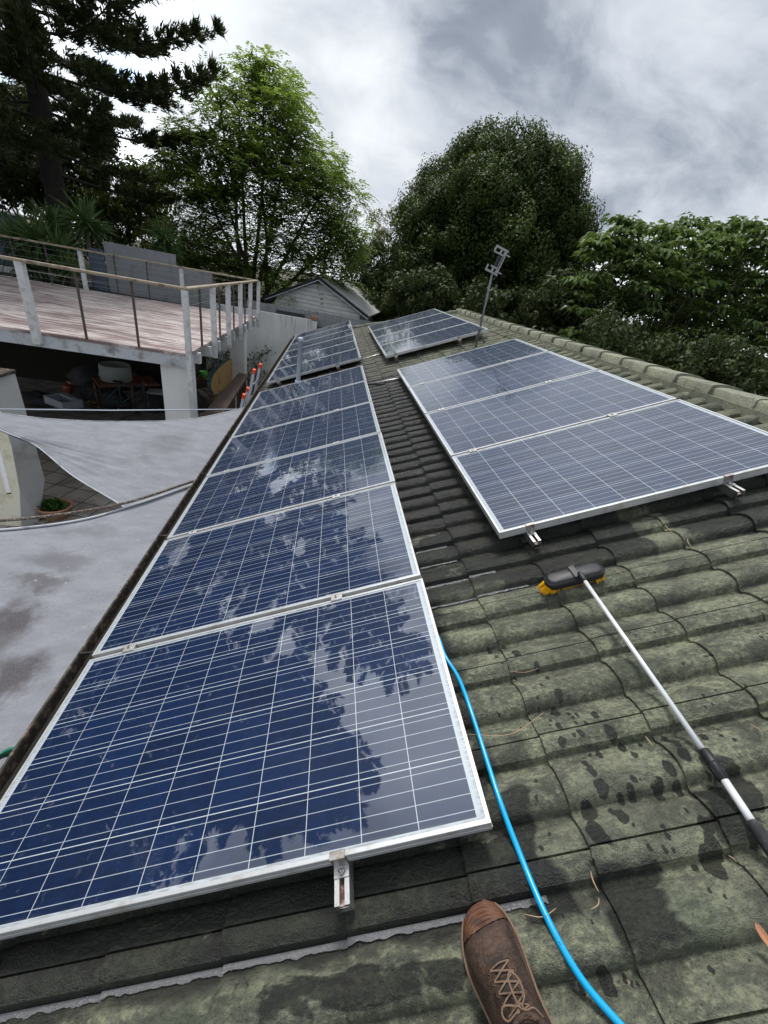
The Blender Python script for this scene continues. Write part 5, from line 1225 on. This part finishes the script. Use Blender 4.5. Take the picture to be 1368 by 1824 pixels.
# --- the big pine
def pine(name, label, base, H, r0, seed, nb, blen, skip=None, topr=.04, mf=None, zmin=.16):
    rs = random.Random(seed); o = tree_thing(name, label, base); b = MB(); tr = limb(b, (0, 0, 0), (.4, -.3, H), r0, topr, .012, 24, seed=seed, sides=12)
    C_ = []; D_ = []; tn = []
    for i in range(nb):
        t = zmin+(.985-zmin)*(i/nb)**.92; z = H*t; az = i*2.399+rs.uniform(-.3, .3); L_ = blen*(1.0-.72*t**1.6)*rs.uniform(.72, 1.12)
        if skip and skip(t, az): continue
        p_ = tr[min(int(t*24), 23)].lerp(tr[min(int(t*24)+1, 24)], t*24 % 1); d_ = Vector((math.cos(az), math.sin(az), 0))
        e_ = p_+d_*L_+Vector((0, 0, L_*(.10+.10*t))); mid_ = p_+d_*L_*.5+Vector((0, 0, -L_*.02)); sp = spline([p_, mid_, e_], 8)
        b.tube(sp, [.055*(1-k/18)*(1-.4*t) for k in range(len(sp))], 6)
        sd_ = Vector((-d_.y, d_.x, 0))
        for k in range(int(L_*16)):
            u = .22+.78*rs.random()**.75; q = sp[min(int(u*(len(sp)-1)), len(sp)-2)]; sg = rs.choice((-1, 1)); ll_ = (1.05-u)*L_*.30*rs.random()+.10
            tip = q+sd_*sg*ll_+d_*ll_*.7+Vector((0, 0, rs.uniform(-.10, .20)*ll_+.05))
            for m2 in range(2+int(ll_*4)):
                c_ = q.lerp(tip, rs.uniform(.3, 1.1)); C_.append(c_); D_.append(((tip-q).normalized()+Vector((0, 0, .55))+d_*.3)); tn.append(rs.random())
    b.build('trunk', M_BARKD, o); C_ = np.array([tuple(q) for q in C_]); D_ = np.array([tuple(q) for q in D_]); K = len(C_); per = 12
    idx = np.repeat(np.arange(K), per); n = K*per; DD = D_[idx]/np.linalg.norm(D_[idx], axis=1, keepdims=True)+rng.normal(size=(n, 3))*.45
    V, Fq = leafset(C_[idx]+rng.normal(size=(n, 3))*.045, DD, rdir(n), rng.uniform(.14, .30, n), rng.uniform(.03, .06, n), .05)
    npmesh('crown', V, Fq, mf, o, np.clip(np.array(tn)[idx]*.6+.4*rng.random(n), 0, 1)); return o
M_PINE = foliage('dark pine needles', (.020, .030, .013), (.085, .105, .042), .6, .2)
pb = aty(108, 395, 19.0)
pine('pine_tree', 'towering dark pine with tufted level branches at the upper left', (pb[0], pb[1], .6), 21.0, .36, 5, 108, 6.4, mf=M_PINE, zmin=.12)
pb = aty(45, 400, 24.0)
pine('pine_tree', 'second dark pine standing behind the towering one at the left edge', (pb[0]-2.2, pb[1], .8), 14.5, .3, 9, 46, 5.0, mf=M_PINE)
pine('pine_tree', 'tall dark pine beyond the left edge, mirrored in the nearest solar panels', (-13.9, 11.6, .2), 19.8, .4, 13, 170, 6.6, mf=M_PINE, zmin=.42)

def off_tree(label, base, c_, R_, K):
    o = tree_thing('leafy_tree', label, base); d_ = rdir(K); cen = np.array(c_)+d_*np.array(R_)*rng.uniform(.55, 1, K)[:, None]
    V, Fq, dd_, idx = leafball(cen, rng.uniform(.5, 1.0, K), 60, .30, .16, .2, -.3, .4, 1); npmesh('crown', shift(V, base), Fq, M_DKL, o, rng.random(len(Fq)))
    b = MB(); limb(b, (0, 0, 0), Vector(c_)-Vector(base), .3, .1, .05, 8, seed=5)
    for k in range(10): limb(b, (Vector(c_)-Vector(base))*.6, Vector(cen[k*7])-Vector(base), .09, .02, .1, 6, seed=k)
    b.build('trunk', M_BARKD, o)
off_tree('dark leafy tree beyond the left edge, mirrored low in the nearest solar panel', (-14.5, 5.0, -2.7), (-14.0, 5.2, 4.6), (4.6, 4.2, 4.2), 420)
off_tree('dark leafy tree beyond the left edge behind the fence, mirrored in the second solar panel', (-17, 15.5, .2), (-16.6, 15.5, 6.2), (3.9, 4.0, 5.2), 420)
# --- yuccas
M_YUC = foliage('yucca blades', (.030, .060, .020), (.10, .165, .055), .45, .15)
def yucca(px, py, Y, R_, n, lab, stem_z=.1):
    c_ = aty(px, py, Y); base = (c_[0], Y, stem_z); o = tree_thing('yucca', lab, base, 'yucca', 'yuccas behind the deck'); C_ = np.tile(c_, (n, 1))+rng.normal(size=(n, 3))*.05; D_ = rdir(n, .22); k = D_[:, 2]
    L_ = R_*rng.uniform(.75, 1.1, n); S_ = np.cross(D_, rdir(n)); S_ /= np.linalg.norm(S_, axis=1, keepdims=True); g_ = np.array([0, 0, -1.])
    dr = (L_*rng.uniform(.05, .35, n))[:, None]*(1.15-k)[:, None]; w_ = .026
    p1 = C_+D_*(L_*.5)[:, None]+g_*dr*.22; p2 = C_+D_*L_[:, None]+g_*dr
    V = np.stack([C_-S_*w_*.6, C_+S_*w_*.6, p1+S_*w_, p1-S_*w_, p2+S_*.003, p2-S_*.003], 1).reshape(-1, 3); i6 = np.arange(n)*6
    Fq = np.concatenate([np.c_[i6, i6+1, i6+2, i6+3], np.c_[i6+3, i6+2, i6+4, i6+5]]); tn = np.clip(.3+.5*k+.25*rng.random(n), 0, 1)
    npmesh('leaves', shift(V, base), Fq, M_YUC, o, np.r_[tn, tn]); b = MB(); limb(b, (0, 0, 0), np.array(c_)-np.array(base), .09, .06, .05, 5, seed=int(px)); b.build('trunk', M_BARK, o)
for a in [(30, 425, 14.7, .75, 150, 'yucca with drooping green blades at the far left behind the deck rail'), (68, 430, 14.6, .85, 170, 'bright green yucca second from the left behind the deck rail'), (105, 445, 14.6, .75, 150, 'low bushy yucca beside the white back post'), (92, 402, 15.2, .75, 130, 'taller yucca rising behind the low green yuccas'),
          (153, 398, 15.2, .85, 170, 'tall round headed yucca left of the tall grey fence sheet'), (60, 470, 14.4, .7, 120, 'shaded low yucca touching the deck rail'), (125, 480, 14.4, .6, 100, 'small shaded yucca at the foot of the white back post'), (290, 423, 16.2, .62, 120, 'dark spiky yucca standing behind the tall grey fence sheet'), (300, 448, 16.2, .5, 90, 'lower dark yucca just right of the spiky one behind the fence sheet')]:
    yucca(*a)
# creeper on the white wall and small plants at its foot
cr_ = thing('wall_creeper', 'thin creeper climbing the white garden wall beside the gutter', 'plant'); b = MB(); pts = [Vector(aty(x, y_, 15.42)) for x, y_ in [(456, 672), (453, 650), (458, 638), (468, 632), (478, 626)]]
b.tube(spline(pts, 5), .012, 5); b.tube(spline([pts[1], Vector(aty(450, 640, 15.4)), Vector(aty(455, 628, 15.4))], 5), .008, 5); b.build('stem', M_BARK, cr_)
n = 130; i_ = rng.integers(0, 5, n); C_ = np.array([tuple(q) for q in pts])[i_]+rng.normal(size=(n, 3))*np.array([.13, .04, .10]); V, Fq = leafset(C_, rdir(n), rdir(n), rng.uniform(.05, .1, n), rng.uniform(.04, .07, n)); npmesh('leaves', V, Fq, M_MID, cr_, rng.random(n))
for i, (px, py, lab) in enumerate([(395, 640, 'low green plant at the wall foot seen above the hanging board'), (410, 638, 'low green plant behind the far deck column'), (463, 668, 'low plant at the wall foot beside the ladder caps')]):
    c_ = aty(px, py, 15.1); o = thing('wall_plant', lab, 'plant', (c_[0], 15.1, -2.7), group='plants along the garden wall'); n = 420
    C_ = np.c_[rng.normal(size=n)*.45, rng.normal(size=n)*.18, rng.uniform(.1, 1, n)*(c_[2]+2.85)]; V, Fq = leafset(C_, rdir(n, .5), rdir(n, 1), rng.uniform(.08, .2, n), rng.uniform(.03, .07, n)); npmesh('leaves', V, Fq, M_MID, o, rng.random(n)); b = MB()
    for k in range(6): limb(b, (.1*k-.25, 0, 0), (.2*k-.5, 0, c_[2]+2.6), .012, .006, .1, 5, seed=k)
    b.build('stem', M_BARK, o)
